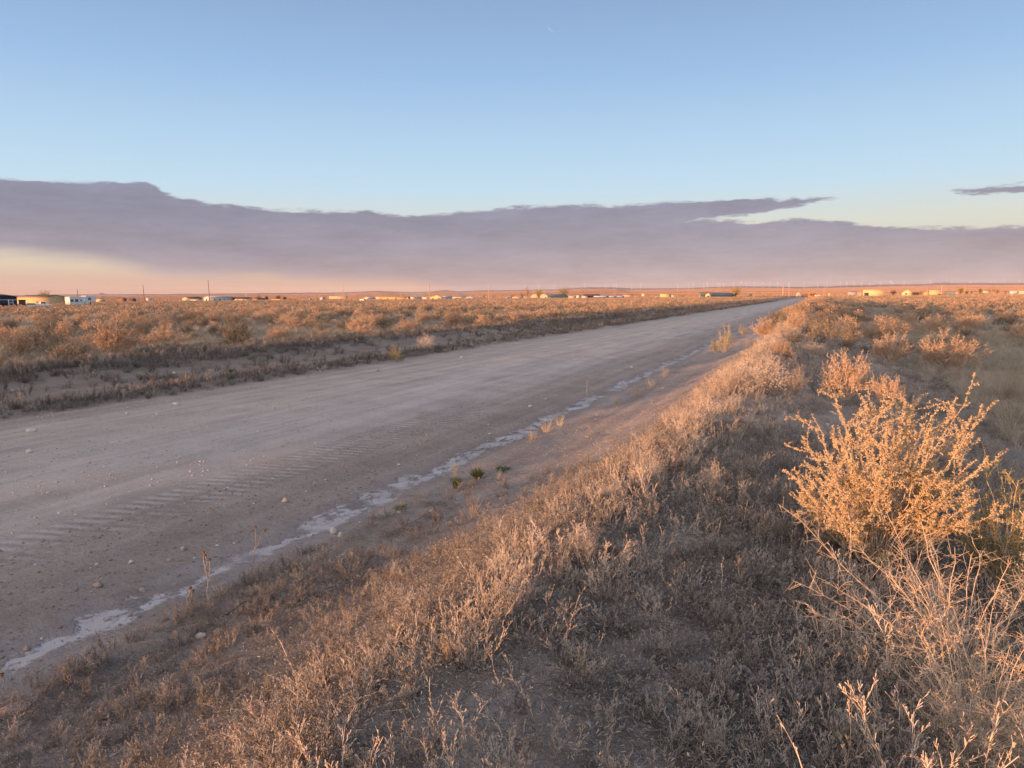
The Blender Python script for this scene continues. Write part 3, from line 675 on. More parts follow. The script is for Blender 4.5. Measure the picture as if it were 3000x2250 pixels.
_house_dim = 0.80
def house(name, cat, label, px, d, top, eave, wall, roofc, xm=None, axis='y', depth=None, windows=(), base=None, over=0.35, group=None, doorx=None, roof='gable', trim=None, z0=None):
    """px=(left, right) columns of the lit end that faces back down the road; xm = far column of the road-facing side"""
    wall = tuple(v*_house_dim for v in wall)
    left = px[0] < 2403 and (xm is None or xm > px[1]-1)
    corner = px[1] if left else px[0]
    cx_, cy_ = gxy(corner, d); other = px[0] if left else px[1]
    ox = cy_*math.tan(aza(other))
    x0, x1 = min(cx_, ox), max(cx_, ox)
    if xm is not None: cd = abs(cx_/math.tan(aza(xm)))-cy_; depth = max(3.0, abs(cd))
    if depth is None: depth = 9.0
    gz = float(hz((x0+x1)/2, cy_)); zt = tz(corner, top, d); ze = tz(corner, eave, d)
    w = x1-x0; t = thing(name, label, cat, ((x0+x1)/2, cy_+depth/2, gz-0.1), 0, group)
    H = ze-gz+0.1; HT = zt-gz+0.1; hw = w/2; hd = depth/2
    mw = mat_paint('wall_%s' % ('%02x%02x%02x' % tuple(int(c*255) for c in wall)), wall, 0.8, 0.07, 0.8)
    mr = mat_paint('roof_%s' % ('%02x%02x%02x' % tuple(int(c*255) for c in roofc)), roofc, 0.6, 0.09, 1.2)
    g = Geo()
    if roof == 'gable':
        if axis == 'y':
            V = [(-hw, -hd, 0), (hw, -hd, 0), (hw, hd, 0), (-hw, hd, 0), (-hw, -hd, H), (hw, -hd, H), (hw, hd, H), (-hw, hd, H), (0, -hd, HT-.06), (0, hd, HT-.06)]
            g.add(V, [(0, 1, 5, 4), (1, 2, 6, 5), (2, 3, 7, 6), (3, 0, 4, 7)], 0); g.add(V, [(4, 5, 8), (6, 7, 9)], 0)
        else:
            V = [(-hw, -hd, 0), (hw, -hd, 0), (hw, hd, 0), (-hw, hd, 0), (-hw, -hd, H), (hw, -hd, H), (hw, hd, H), (-hw, hd, H), (-hw, 0, HT-.06), (hw, 0, HT-.06)]
            g.add(V, [(0, 1, 5, 4), (1, 2, 6, 5), (2, 3, 7, 6), (3, 0, 4, 7)], 0); g.add(V, [(5, 6, 9), (7, 4, 8)], 0)
        part('wall', g, mw, t)
        r = Geo(); o = over; th = 0.14
        def slab(a, b, c, dd):
            V = [a, b, c, dd]+[(p[0], p[1], p[2]+th) for p in (a, b, c, dd)]
            r.add(V, [(0, 3, 2, 1), (4, 5, 6, 7), (0, 1, 5, 4), (1, 2, 6, 5), (2, 3, 7, 6), (3, 0, 4, 7)], 0)
        if axis == 'y':
            k = (HT-H)/hw
            for s in (-1, 1): slab((0, -hd-o, HT), (s*(hw+o), -hd-o, H-k*o), (s*(hw+o), hd+o, H-k*o), (0, hd+o, HT))
        else:
            k = (HT-H)/hd
            for s in (-1, 1): slab((-hw-o, 0, HT), (-hw-o, s*(hd+o), H-k*o), (hw+o, s*(hd+o), H-k*o), (hw+o, 0, HT))
        part('roof', r, mr, t)
    elif roof == 'hip':
        box_g(g, -hw, hw, -hd, hd, 0, H); part('wall', g, mw, t)
        o = over; r = Geo(); L = min(hw, hd)*0.95
        if hw > hd: R1, R2 = (-(hw-L), 0, HT), ((hw-L), 0, HT)
        else: R1, R2 = (0, -(hd-L), HT), (0, (hd-L), HT)
        V = [(-hw-o, -hd-o, H-.05), (hw+o, -hd-o, H-.05), (hw+o, hd+o, H-.05), (-hw-o, hd+o, H-.05), R1, R2]
        F4 = [(0, 3, 2, 1)]; F3 = []
        if hw > hd: F4 += [(0, 1, 5, 4), (2, 3, 4, 5)]; F3 += [(1, 2, 5), (3, 0, 4)]
        else: F4 += [(1, 2, 5, 4), (3, 0, 4, 5)]; F3 += [(0, 1, 4), (2, 3, 5)]
        r.add(V, F4, 0); r.add(V, F3, 0); part('roof', r, mr, t)
    elif roof == 'flat':
        box_g(g, -hw, hw, -hd, hd, 0, H); part('wall', g, mw, t)
        r = Geo(); box_g(r, -hw-.12, hw+.12, -hd-.12, hd+.12, H-.02, max(HT, H+.15)); part('roof', r, mr, t)
    elif roof == 'arch':
        n = 14; aa = np.linspace(0, math.pi, n+1); V = []
        for yy in (-hd, hd): V += [(math.cos(q)*hw, yy, math.sin(q)*HT) for q in aa]
        g.add(V, [(i, i+1, n+2+i, n+1+i) for i in range(n)], 0); part('roof', g, mr, t)
        for yy in (-hd+.1, hd-.1):
            e = Geo(); V = [(math.cos(q)*hw*.98, yy, math.sin(q)*HT*.98) for q in aa]+[(0, yy, 0)]
            e.add(V, [(i, i+1, n+1) for i in range(n)], 0); part('end_wall', e, mw, t)
    mt = mat_paint('trim_light', (0.74, 0.73, 0.70), 0.6, 0.05) if trim is None else mat_paint('trim_%s' % ('%02x%02x%02x' % tuple(int(c*255) for c in trim)), trim, 0.6, 0.05)
    for (side, c, zz, ww, hh) in windows:       # side 'f' front, 's' road side; c in 0..1 along the face
        fr = Geo(); pn = Geo()
        sx = 1 if left else -1
        if side == 'f':
            xx = -hw+c*w; box_g(fr, xx-ww/2-.12, xx+ww/2+.12, -hd-.06, -hd+.02, zz-.12, zz+hh+.12); box_g(pn, xx-ww/2, xx+ww/2, -hd-.09, -hd-.05, zz, zz+hh)
        else:
            yy = -hd+c*depth; a, b2 = sx*(hw-.02), sx*(hw+.06); box_g(fr, min(a, b2), max(a, b2), yy-ww/2-.12, yy+ww/2+.12, zz-.12, zz+hh+.12)
            a, b2 = sx*(hw+.05), sx*(hw+.09); box_g(pn, min(a, b2), max(a, b2), yy-ww/2, yy+ww/2, zz, zz+hh)
        big = hh > 1.75
        f = part('door' if big else 'window', fr, mt, t); part('panel' if big else 'pane', pn, DARKM if big else GLASS, f)
    return t

TAN = (0.62, 0.50, 0.34); CREAM = (0.62, 0.52, 0.37); WHT = (0.62, 0.62, 0.62); BLUEW = (0.55, 0.62, 0.70); BROWN = (0.34, 0.17, 0.09); GREYG = (0.40, 0.42, 0.38)
RB = (0.16, 0.09, 0.06); RG = (0.16, 0.19, 0.17); RD = (0.08, 0.075, 0.07); RM = (0.42, 0.47, 0.53)
W2 = [('s', .12, 1.1, 1.0, 1.1), ('s', .32, 1.1, 1.2, 1.1), ('s', .62, 1.1, 1.0, 1.1), ('s', .82, .35, 1.0, 2.0)]
# the dark house on the left shows its road-facing side
def navy_house():
    X = gxy(50, 212); y1 = X[1]; x1 = X[0]; y0 = x1/math.tan(aza(-230))
    t = thing('house', 'navy blue house with white framed windows at the left edge', 'house', (x1-4.5, (y0+y1)/2, float(hz(x1, y1))-0.1))
    hw, hd = 4.5, abs(y1-y0)/2; H = tz(50, 868.5, 212)+0.1; HT = tz(50, 855, 212)+.1
    navy = mat_paint('navy_siding', (0.035, 0.045, 0.075), 0.6, 0.08); rm = mat_paint('metal_roof_blue', (0.42, 0.50, 0.62), 0.35, 0.04, 1, 0.5)
    g = Geo(); box_g(g, -hw, hw, -hd, hd, 0.55, H); part('wall', g, navy, t)
    g = Geo(); box_g(g, -hw-.05, hw+.05, -hd-.05, hd+.05, -0.1, 0.55); part('skirting', g, WHITE, t)
    g = Geo(); box_g(g, hw-.02, hw+.06, -hd, hd, H-.95, H-.80); part('trim_band', g, WHITE, t)
    r = Geo(); o = 0.4; V = [(-hw-o, -hd-o, H), (hw+o, -hd-o, H), (hw+o, hd+o, H), (-hw-o, hd+o, H), (0, -hd+4.2, HT), (0, hd-4.2, HT)]
    r.add(V, [(0, 3, 2, 1), (1, 2, 5, 4), (3, 0, 4, 5)], 0); r.add(V, [(0, 1, 4), (2, 3, 5)], 0); part('roof', r, rm, t)
    for yy in (hd-1.9, hd-6.0, hd-11.5):
        f = Geo(); box_g(f, hw, hw+.08, yy-.72, yy+.72, .95, 2.75); fo = part('window', f, WHITE, t)
        p = Geo(); box_g(p, hw+.07, hw+.11, yy-.5, yy+.5, 1.15, 1.9); box_g(p, hw+.07, hw+.11, yy-.5, yy+.5, 1.98, 2.6); part('pane', p, GLASS, fo)
navy_house()
H_ = house
H_('porch_deck', 'porch', 'dark timber porch beside the navy house', (54, 61), 216, 878, 880, (0.14, 0.09, 0.07), (0.12, 0.08, 0.06), depth=1.4, roof='flat')
H_('long_house', 'house', 'long tan house with a red-brown roof and a grey gable end', (50, 134), 318, 864.5, 870.5, (0.66, 0.50, 0.28), (0.30, 0.16, 0.10), xm=193, axis='x',
   windows=[('f', .26, 1.2, .9, .7), ('f', .7, 1.3, .9, .7)])
H_('mobile_home', 'mobile home', 'white mobile home with a sunlit gable end behind the tall pole', (597, 615), 560, 868.5, 872, (0.72, 0.70, 0.66), (0.36, 0.40, 0.46), xm=683, windows=[('s', .2, 1.0, 1.2, 1.3), ('s', .42, 1.2, 1.6, 1.2), ('s', .62, 1.5, .8, .7), ('f', .4, .5, 1.2, 2.0)])
H_('house', 'house', 'small tan house with a dark shed roof left of the white mobile home', (534, 551), 700, 870, 873, CREAM, RD, xm=592, windows=[('s', .3, .9, 1.6, 1.0)])
H_('shed', 'shed', 'low flat tan wall of a shed in front of the tan house', (556, 597), 590, 877.5, 878.5, TAN, TAN, depth=3, roof='flat')
H_('long_house', 'house', 'long cream house with a dark roof right of the white mobile home', (684, 726), 620, 871, 875.5, CREAM, RD, xm=738, axis='x', windows=[('f', .3, 1, 1.2, .9), ('f', .7, 1, 1.2, .9)])
H_('shed', 'shed', 'rust coloured shed beside the long cream house', (738, 757), 640, 872, 875, (0.5, 0.25, 0.13), RB, axis='x')
H_('shed', 'shed', 'small white shed between dark trees', (762, 774), 700, 871, 874, WHT, RM, xm=778)
H_('wall', 'wall', 'long low orange-lit wall before the dark round trees', (794, 896), 600, 876, 876.8, (0.68, 0.42, 0.22), (0.62, 0.4, 0.22), depth=1, roof='flat')
H_('barn', 'barn', 'long low tan barn behind the thin tall pole', (964, 1013), 900, 867.6, 868.8, (0.66, 0.45, 0.30), (0.5, 0.35, 0.25), xm=1018, roof='flat')
H_('shed', 'shed', 'small white shed left of the long tan barn', (937, 945), 700, 871, 873.2, WHT, RM, xm=953)
H_('mobile_home', 'mobile home', 'white and blue mobile home left of the long orange building', (1066, 1079), 690, 870.5, 873, WHT, RM, xm=1099)
H_('long_house', 'building', 'long orange-tan building with several panels beside trailers', (1101, 1117), 620, 870, 871.5, CREAM, TAN, roof='flat', depth=6)
H_('long_house', 'building', 'long yellow-tan building in the middle of the settlement', (1118, 1187), 600, 869.5, 871.5, (0.70, 0.48, 0.20), (0.45, 0.30, 0.16), xm=1190, roof='flat', windows=[('f', .25, .3, 1.2, 2.0), ('f', .6, .3, 1.2, 2.0)])
H_('shed', 'shed', 'small tan shed against the yellow-tan building', (1188, 1197), 600, 870, 873, (0.66, 0.46, 0.24), RD, xm=1200)
H_('trailer', 'trailer', 'white travel trailer with a lit side left of the tall lit pole', (1203, 1212), 560, 870.3, 871.5, WHT, WHT, xm=1234, roof='flat', windows=[('s', .5, 1, 1, .7)])
H_('trailer', 'trailer', 'small pale trailer touching the base of the tall lit pole', (1238, 1251), 600, 871, 872.2, (0.7, 0.66, 0.6), WHT, xm=1256, roof='flat')
H_('house', 'house', 'yellow gable-fronted house right of the tall lit pole', (1260, 1294), 560, 865.6, 871, (0.74, 0.58, 0.28), (0.5, 0.42, 0.3), xm=1297, windows=[('f', .25, .9, 1.2, 1.0), ('f', .75, .9, 1.2, 1.0)])
H_('mobile_home', 'mobile home', 'pale blue mobile home behind the yellow gable house', (1296, 1300), 600, 867.5, 870, BLUEW, RM, xm=1324, windows=[('s', .4, 1, 1.4, 1.0), ('s', .75, 1, 1.2, 1.0)])
H_('house', 'house', 'low tan house with a dark carport opening', (1326, 1361), 620, 867.8, 871.8, CREAM, (0.55, 0.42, 0.32), xm=1364, axis='x', windows=[('f', .3, .5, 3.0, 1.5)])
H_('house', 'house', 'grey-green gabled house beside the tan carport house', (1362, 1387), 600, 869, 873, (0.42, 0.47, 0.47), RM, xm=1389, windows=[('f', .5, .9, 1.3, 1.0)])
H_('shed', 'shed', 'tiny white shed left of the middle lit pole', (1397, 1408), 640, 869.5, 872, WHT, (.6, .5, .4), xm=1411)
H_('shed', 'shed', 'small cream shed touching the middle lit pole', (1418, 1429), 640, 868.5, 872, CREAM, TAN, xm=1431)
H_('mobile_home', 'mobile home', 'pale blue mobile home in front of the scrubby trees', (1478, 1484), 640, 870.5, 872, BLUEW, RM, xm=1501, windows=[('s', .5, 1, 1.4, .8)])
H_('long_house', 'building', 'tan flat building left of the bare orange tree', (1501, 1522), 640, 870, 871, (0.72, 0.52, 0.32), TAN, roof='flat', depth=5)
H_('trailer', 'trailer', 'white trailer at the foot of the bare orange tree', (1524, 1541), 640, 869.8, 870.8, WHT, WHT, roof='flat', depth=3, windows=[('f', .5, .9, 2.4, .9)])
H_('quonset_hut', 'hut', 'round-roofed cream quonset hut between two trees', (1553, 1580), 760, 861.6, 868, CREAM, CREAM, depth=14, roof='arch')
H_('house', 'house', 'cream building behind the yellow-leaved tree', (1583, 1612), 720, 860.5, 863.5, CREAM, TAN, axis='x', depth=8)
H_('ranch_house', 'house', 'cream ranch house with a green-grey roof below the big tree', (1591, 1605), 560, 862.3, 868.5, (0.72, 0.62, 0.42), RG, xm=1664,
   windows=[('s', .18, 1.1, 1.2, 1.0), ('s', .45, .4, 1.0, 2.0), ('s', .72, 1.1, 1.6, 1.1), ('f', .5, 1.2, 1.0, .9)])
H_('shed', 'shed', 'flat cream shed adjoining the green-roofed ranch house', (1666, 1682), 570, 868, 869, CREAM, TAN, roof='flat', depth=5)
H_('shed', 'shed', 'white shed right of the ranch house annex', (1688, 1697), 560, 865, 867, WHT, (.4, .38, .36), xm=1699)
H_('trailer', 'trailer', 'white box trailer in the cluttered yard', (1702, 1718), 560, 866.5, 867.5, WHT, (.3, .28, .26), roof='flat', depth=3)
H_('barn', 'barn', 'dark barn with a rust-red roof in the cluttered yard', (1709, 1752), 600, 863.2, 866.4, (0.10, 0.075, 0.065), (0.26, 0.09, 0.06), axis='x', depth=6)
for i, (a, b2, lb) in enumerate([(1739, 1776, 'widest low greenhouse with a grey-blue cover in the cluttered yard'), (1782, 1799, 'low greenhouse with a grey-blue cover left of the lit pole'), (1802, 1824, 'low greenhouse with a grey-blue cover right of the lit pole')]):
    H_('greenhouse', 'greenhouse', lb, (a, b2), 560, 866.3+i*.5, 869.8, (0.07, 0.065, 0.06), (0.55, 0.62, 0.70), axis='x', depth=5, over=.2, group='low greenhouses in the yard')
H_('barn', 'barn', 'beige flat-roofed barn alone right of the greenhouses', (1826, 1850), 900, 862.8, 864, (0.55, 0.40, 0.30), (0.30, 0.24, 0.22), xm=1853, roof='flat')
H_('barn', 'barn', 'tiny pale barn far out on the plain', (1880, 1888), 1600, 860.6, 861.4, (0.8, 0.66, 0.45), TAN, roof='flat')
H_('barn', 'barn', 'yellow metal barn standing alone in the orange field', (1934, 1960), 620, 860.6, 862.6, (0.76, 0.58, 0.26), (.6, .48, .3), xm=1965, axis='x')
H_('shed', 'shed', 'small white shed right of the yellow metal barn', (1968, 1975), 640, 866, 867, WHT, WHT, depth=3, roof='flat')
H_('shed', 'shed', 'small orange-tan shed between the yellow barn and the long grey house', (1990, 2001), 640, 865.3, 866, (0.66, 0.42, 0.22), TAN, depth=4, roof='flat')
H_('water_tank', 'tank', 'small white tank on the ground left of the yellow barn', (1919, 1924), 640, 869, 870, WHT, WHT, depth=2.2, roof='flat')
H_('ranch_house', 'house', 'long grey-green house with three lit porches beside the round tree', (2048, 2052), 520, 856.4, 861.5, (0.44, 0.46, 0.36), (0.20, 0.20, 0.20), xm=2148,
   windows=[('s', .25, .3, 2.2, 2.0), ('s', .45, 1.0, 2.0, 1.2), ('s', .6, .3, 1.2, 2.0), ('s', .85, 1.0, 1.4, 1.2)], over=.5)
H_('shed', 'shed', 'cream gabled wing at the front of the long grey-green house', (2067, 2081), 505, 858.5, 862.5, (0.74, 0.62, 0.36), (.24, .23, .22), depth=4, windows=[('f', .5, .9, 1.6, 1.2)])
H_('shed', 'shed', 'small tan shed right of the round tree', (2193, 2202), 640, 862, 864.5, (0.72, 0.5, 0.26), RD, depth=4)
H_('house', 'house', 'small cream house left of the brown cabin at the road end', (2333, 2345), 640, 856.5, 859.5, CREAM, (.4, .38, .36), depth=7, windows=[('f', .5, .9, 1.3, .9)])
H_('shed', 'shed', 'low orange shed joining the cream house and the brown cabin', (2346, 2366), 650, 861.8, 862.8, (0.7, 0.4, 0.18), TAN, depth=5, roof='flat')
H_('cabin', 'cabin', 'orange-brown gabled cabin at the end of the road', (2367, 2389), 600, 853.2, 858.2, (0.46, 0.20, 0.07), (0.5, 0.36, 0.26), depth=9, windows=[('f', .35, 1.6, 1.6, 1.6), ('f', .65, 1.6, 1.6, 1.6)], trim=(.6, .45, .25))
H_('shed', 'shed', 'tan shed right of the thin pole beyond the road end', (2423, 2434), 660, 858.8, 860.2, (0.7, 0.45, 0.22), TAN, depth=4, roof='flat')
H_('house', 'house', 'low house with a blue-grey roof left of the big cream building', (2484, 2511), 700, 854.8, 858, (0.5, 0.4, 0.32), (0.42, 0.44, 0.50), axis='x', depth=8, windows=[('f', .3, .8, 1.2, .9), ('f', .7, .8, 1.2, .9)])
H_('shed', 'shed', 'tan shed touching the big cream building', (2512, 2528), 640, 857.5, 858.8, (0.66, 0.42, 0.24), TAN, depth=4, roof='flat')
H_('warehouse', 'building', 'big plain cream metal building right of the road', (2529, 2590), 600, 849.2, 850.4, (0.78, 0.62, 0.33), (0.5, 0.42, 0.3), depth=14, roof='flat', windows=[('f', .15, .1, 3.2, 3.4)], trim=(.7, .56, .32))
H_('house', 'house', 'pale yellow house with a tall gable between bare trees', (2643, 2671), 600, 848.8, 858, (0.78, 0.68, 0.36), (.6, .5, .3), depth=8, windows=[('f', .4, 1.8, 1.4, 1.2)])
H_('shed', 'shed', 'rust-brown shed right of the pale yellow house', (2673, 2693), 620, 857, 859, (0.42, 0.22, 0.12), RB, depth=5, roof='flat')
H_('shed', 'shed', 'orange gabled shed with a shaded side on the right', (2707, 2721), 600, 853.8, 857.2, (0.74, 0.45, 0.2), (.45, .3, .2), depth=7)
H_('long_house', 'building', 'long tan building with dark door behind the orange gabled shed', (2723, 2755), 700, 850.8, 852.4, (0.74, 0.54, 0.26), TAN, depth=7, roof='flat', windows=[('f', .9, .2, 1.6, 2.0)])
H_('long_house', 'building', 'long white building left of the tall clump of trees', (2771, 2806), 720, 853.8, 855, (0.8, 0.68, 0.5), TAN, depth=6, roof='flat')
H_('house', 'house', 'small cream house between the trees on the right', (2881, 2897), 760, 852.6, 854.2, CREAM, TAN, depth=7, roof='flat')
H_('long_house', 'building', 'white roofed building at the right edge', (2960, 2984), 820, 852.4, 854, WHT, (.7, .62, .5), depth=8, roof='flat')
H_('long_house', 'building', 'low cream building cut by the right edge', (2986, 3012), 800, 852.8, 854.2, CREAM, (.7, .6, .45), depth=8, roof='flat')
H_('shed', 'shed', 'reddish shed left of the dark leaning pole', (346, 362), 520, 872.5, 875.5, (0.30, 0.14, 0.10), RB, depth=2.5)
H_('shed', 'shed', 'dark low shed just left of the leaning pole', (376, 390), 560, 873.5, 875.5, (0.13, 0.10, 0.09), (0.2, 0.14, 0.12), depth=2.5)
H_('trailer', 'trailer', 'small white trailer right of the leaning pole', (428, 434), 640, 873, 874.2, WHT, WHT, xm=446, roof='flat')
H_('shed', 'shed', 'pale yellow shed beside a dark shrub left of the settlement', (281, 293), 520, 876.5, 879, (0.68, 0.55, 0.32), TAN, depth=4)

# ---- poles
M_WOOD = mat_paint('pole_wood', (0.20, 0.145, 0.10), 0.9, 0.15, 3)
M_WOODL = mat_paint('pole_wood_pale', (0.52, 0.34, 0.22), 0.9, 0.1, 3)
def pole(px, top, base, label, H=9.5, mat=None, bar=False, lean=0.0, can=False, r=0.14):
    d = H*FPX/(base-top); x, yv = gxy(px, d); t = thing('utility_pole', label, 'pole', (x, yv, float(hz(x, yv))-.1), 0, 'utility poles')
    HH = tz(px, top, d)-float(hz(x, yv))+.1
    g = Geo(); P = np.array([[lean*HH*f, 0, HH*f] for f in (0, .35, .7, 1)])
    g.segs(P[:-1], P[1:], [r*1.3, r*1.15, r], [r*1.15, r, r*.85], 0, 8); part('pole', g, mat or M_WOOD, t)
    if bar:
        g = Geo(); tx = lean*HH; box_g(g, tx-.9, tx+.9, -.2, -.08, HH-.75, HH-.6); c = part('crossarm', g, mat or M_WOOD, t)
        q = Geo(); q.segs([[tx-.75, -.14, HH-.6], [tx, -.14, HH-.6], [tx+.75, -.14, HH-.6]], [[tx-.75, -.14, HH-.4], [tx, -.14, HH-.4], [tx+.75, -.14, HH-.4]], .07, .05, 0, 6); part('insulator', q, WHITE, c)
    if can:
        g = Geo(); g.segs([[lean*HH+.3, -.2, HH-2.1]], [[lean*HH+.3, -.2, HH-1.2]], .24, .24, 0, 10); part('transformer', g, mat_paint('grey_metal', (.35, .35, .34), .5), t)
    return t
pole(228.5, 847, 893, 'dark pole in front of the white fifth-wheel trailer', 8.0, can=False)
pole(423, 834, 887, 'dark leaning pole left of the white mobile home', 9.0, lean=-0.045, can=True)
pole(614, 820, 884, 'tallest brown pole in front of the white mobile home gable', 11.0, lean=-0.03)
pole(1006, 829, 875, 'thin reddish pole behind the long tan barn', 10.0, M_WOODL, r=.12)
pole(1258, 826, 879, 'tall orange-lit pole left of the yellow gable house', 11.0, M_WOODL, r=.22)
pole(1432, 834, 879, 'orange-lit pole right of the small cream shed', 10.0, M_WOODL, r=.2)
pole(1802, 845.5, 868.5, 'short lit pole among the greenhouses', 8.0, M_WOODL, r=.24)
pole(2294, 836, 866, 'thick orange-lit pole left of the road end', 8.5, M_WOODL, r=.42)
pole(2311.5, 829, 865, 'thin pole with a white box near the road end', 9.5, M_WOODL, can=True, r=.16)
pole(2414, 828, 865, 'thin pale pole just right of the brown cabin', 10.0, M_WOODL, r=.16)
pole(2825, 830.5, 857, 'lit pole beside the clump of trees on the right', 9.0, M_WOODL, r=.2)
pole(2716, 838, 855, 'short pole behind the orange gabled shed', 8.0, M_WOODL, r=.16)
pole(1041, 856, 880, 'short pale pole right of the long tan barn', 7.0, M_WOODL, r=.2)
pole(1100, 855, 873, 'short pale pole at the left end of the orange building', 7.0, M_WOODL, r=.14)
pole(936, 849, 880, 'thin reddish pole at the small white shed', 9.5, M_WOODL, bar=True, r=.14)
pole(921, 848, 873, 'thin faint pole left of the small white shed', 9.0, M_WOODL, bar=True, r=.12)
pole(883, 857, 877, 'thin pole at the right part of the low orange wall', 8.0, M_WOOD, bar=True, r=.12)
pole(446, 863, 881, 'short lit pole beside the small white trailer', 7.0, M_WOODL, r=.18)
pole(721, 858, 873, 'short white pole above the long cream house', 7.0, WHITE, r=.12)
pole(1175, 855, 869, 'thin white pole behind the yellow-tan building', 7.0, WHITE, r=.12)
pole(1338, 855, 868, 'thin pole behind the carport house', 7.0, M_WOODL, r=.12)
pole(1395, 854, 869, 'thin pole left of the tiny white shed', 7.0, M_WOODL, r=.12)
pole(1501.5, 848, 870, 'pole with crossarm above the blue mobile home', 8.0, M_WOODL, bar=True, r=.14)
pole(2758, 836, 857, 'thin mast with two white dishes on the right', 9.0, WHITE, r=.12, can=True)
pole(2100, 851, 858, 'short white mast on the long grey house', 4.0, WHITE, r=.10)

# ---- vehicles
TYRE = mat_paint('rubber', (0.02, 0.02, 0.02), 0.9); RIM = mat_paint('rim', (0.5, 0.5, 0.5), 0.4, metal=0.6)
def wheel(t, x, y, r=.38, w=.24):
    g = Geo(); g.segs([[x, y-w/2, r]], [[x, y+w/2, r]], r, r, 0, 18)
    a = np.linspace(0, 2*math.pi, 18, endpoint=False); yo = y-w/2 if y < 0 else y+w/2
    for yy in (y-w/2, y+w/2):
        V = [(x+math.cos(q)*r, yy, r+math.sin(q)*r) for q in a]+[(x, yy, r)]; g.add(V, [(i, (i+1) % 18, 18) for i in range(18)], 0)
    wo = part('wheel', g, TYRE, t)
    g = Geo(); yy = yo+(-.02 if y < 0 else .02); V = [(x+math.cos(q)*r*.6, yy, r+math.sin(q)*r*.6) for q in a]+[(x, yy, r)]; g.add(V, [(i, (i+1) % 18, 18) for i in range(18)], 0); part('rim', g, RIM, wo)
def extr(g, prof, y0, y1, m=0):
    n = len(prof); V = [(x, y0, z) for x, z in prof]+[(x, y1, z) for x, z in prof]
    g.add(V, [(i, (i+1) % n, n+(i+1) % n, n+i) for i in range(n)], m)
    c = (sum(p[0] for p in prof)/n, sum(p[1] for p in prof)/n)
    for yy, off in ((y0, 0), (y1, n)):
        V2 = [(x, yy, z) for x, z in prof]+[(c[0], yy, c[1])]; g.add(V2, [(i, (i+1) % n, n) for i in range(n)], m)
def pickup(px, d, rotz, label, body, kind='pickup'):
    x, yv = gxy(px, d); t = thing('pickup_truck' if kind == 'pickup' else 'parked_car', label, 'pickup truck' if kind == 'pickup' else 'car', (x, yv, float(hz(x, yv))), rotz)
    m = mat_paint('car_'+'%02x%02x%02x' % tuple(int(c*255) for c in body), body, .35, .03, 1, .5)
    g = Geo(); L = 2.75
    if kind == 'pickup':
        extr(g, [(-L, .5), (L, .5), (L, .95), (L-.25, 1.12), (1.35, 1.2), (-L, 1.2)], -.95, .95); cab = [(-.55, 1.2), (1.35, 1.2), (.75, 1.85), (-.4, 1.85)]
    else:
        L = 2.3; extr(g, [(-L, .42), (L, .42), (L, .8), (1.2, 1.0), (-L, 1.02)], -.88, .88); cab = [(-L+.2, 1.02), (1.2, 1.0), (.5, 1.5), (-1.5, 1.52)]
    b = part('body', g, m, t)
    g = Geo(); extr(g, cab, -.82, .82); part('cab', g, m, t)
    g = Geo(); cxm = sum(p[0] for p in cab)/4; czm = sum(p[1] for p in cab)/4
    gl = [(cxm+(p[0]-cxm)*.82, czm+(p[1]-czm)*.72) for p in cab]; extr(g, gl, -.835, .835); part('window', g, GLASS, t)
    for xx in (-L*.62, L*.64):
        for yy in (-.86, .86): wheel(t, xx, yy)
    for yy in (-.7, .7):
        g = Geo(); box_g(g, L-.05, L+.02, yy-.16, yy+.16, .75, .92); part('headlight', g, mat_paint('lamp_glass', (.8, .8, .78), .2), t)
    return t
pickup(122, 226, math.radians(62), 'white pickup truck parked before the grey gable end', (0.75, 0.75, 0.76))
pickup(94, 222, math.radians(62), 'white car parked left of the white pickup truck', (0.72, 0.72, 0.74), 'car')
pickup(2396, 600, math.radians(0), 'white car parked right of the brown cabin', (0.78, 0.76, 0.72), 'car')
pickup(908, 560, math.radians(65), 'grey pickup truck at the end of the low orange wall', (0.35, 0.40, 0.46))
pickup(2597, 590, math.radians(0), 'dark car parked right of the big cream building', (0.05, 0.05, 0.05), 'car')
pickup(1064, 420, math.radians(0), 'dark car out in the scrub left of the orange building', (0.06, 0.06, 0.07), 'car')
def fifth_wheel():
    d = 236; X = gxy(236, d); t = thing('camping_trailer', 'long white fifth-wheel camping trailer behind the dark pole', 'trailer', (X[0], X[1], float(hz(*X))), math.radians(86))
    g = Geo(); extr(g, [(-4.3, .9), (1.6, .9), (1.6, 1.7), (3.6, 1.7), (4.3, 2.1), (4.3, 3.3), (3.9, 3.65), (1.2, 3.65), (.9, 3.3), (-4.3, 3.3)], -1.2, 1.2); part('body', g, mat_paint('trailer_skin', (.58, .60, .62), .5, .05), t)
    for (xx, zz, ww, hh) in ((-3.6, 1.8, .9, .7), (-2.1, 1.75, 1.0, .8), (-.7, 1.9, .4, .5), (2.2, 2.3, .9, .7)):
        g = Geo(); box_g(g, xx-ww/2, xx+ww/2, -1.23, -1.19, zz, zz+hh); part('window', g, GLASS, t)
    g = Geo(); box_g(g, .2, .85, -1.235, -1.19, 1.0, 2.9); dd = part('door', g, mat_paint('trim_light', (.7, .7, .68), .6), t)
    g = Geo(); box_g(g, .72, .8, -1.27, -1.23, 1.9, 2.0); part('handle', g, DARKM, dd)
    for xx in (-1.6, -2.45):
        for yy in (-1.1, 1.1): wheel(t, xx, yy, .4)
    g = Geo(); box_g(g, 2.6, 2.8, -.9, -.75, 0, 1.7); part('landing_leg', g, DARKM, t); g = Geo(); box_g(g, 2.6, 2.8, .75, .9, 0, 1.7); part('landing_leg', g, DARKM, t)
fifth_wheel()
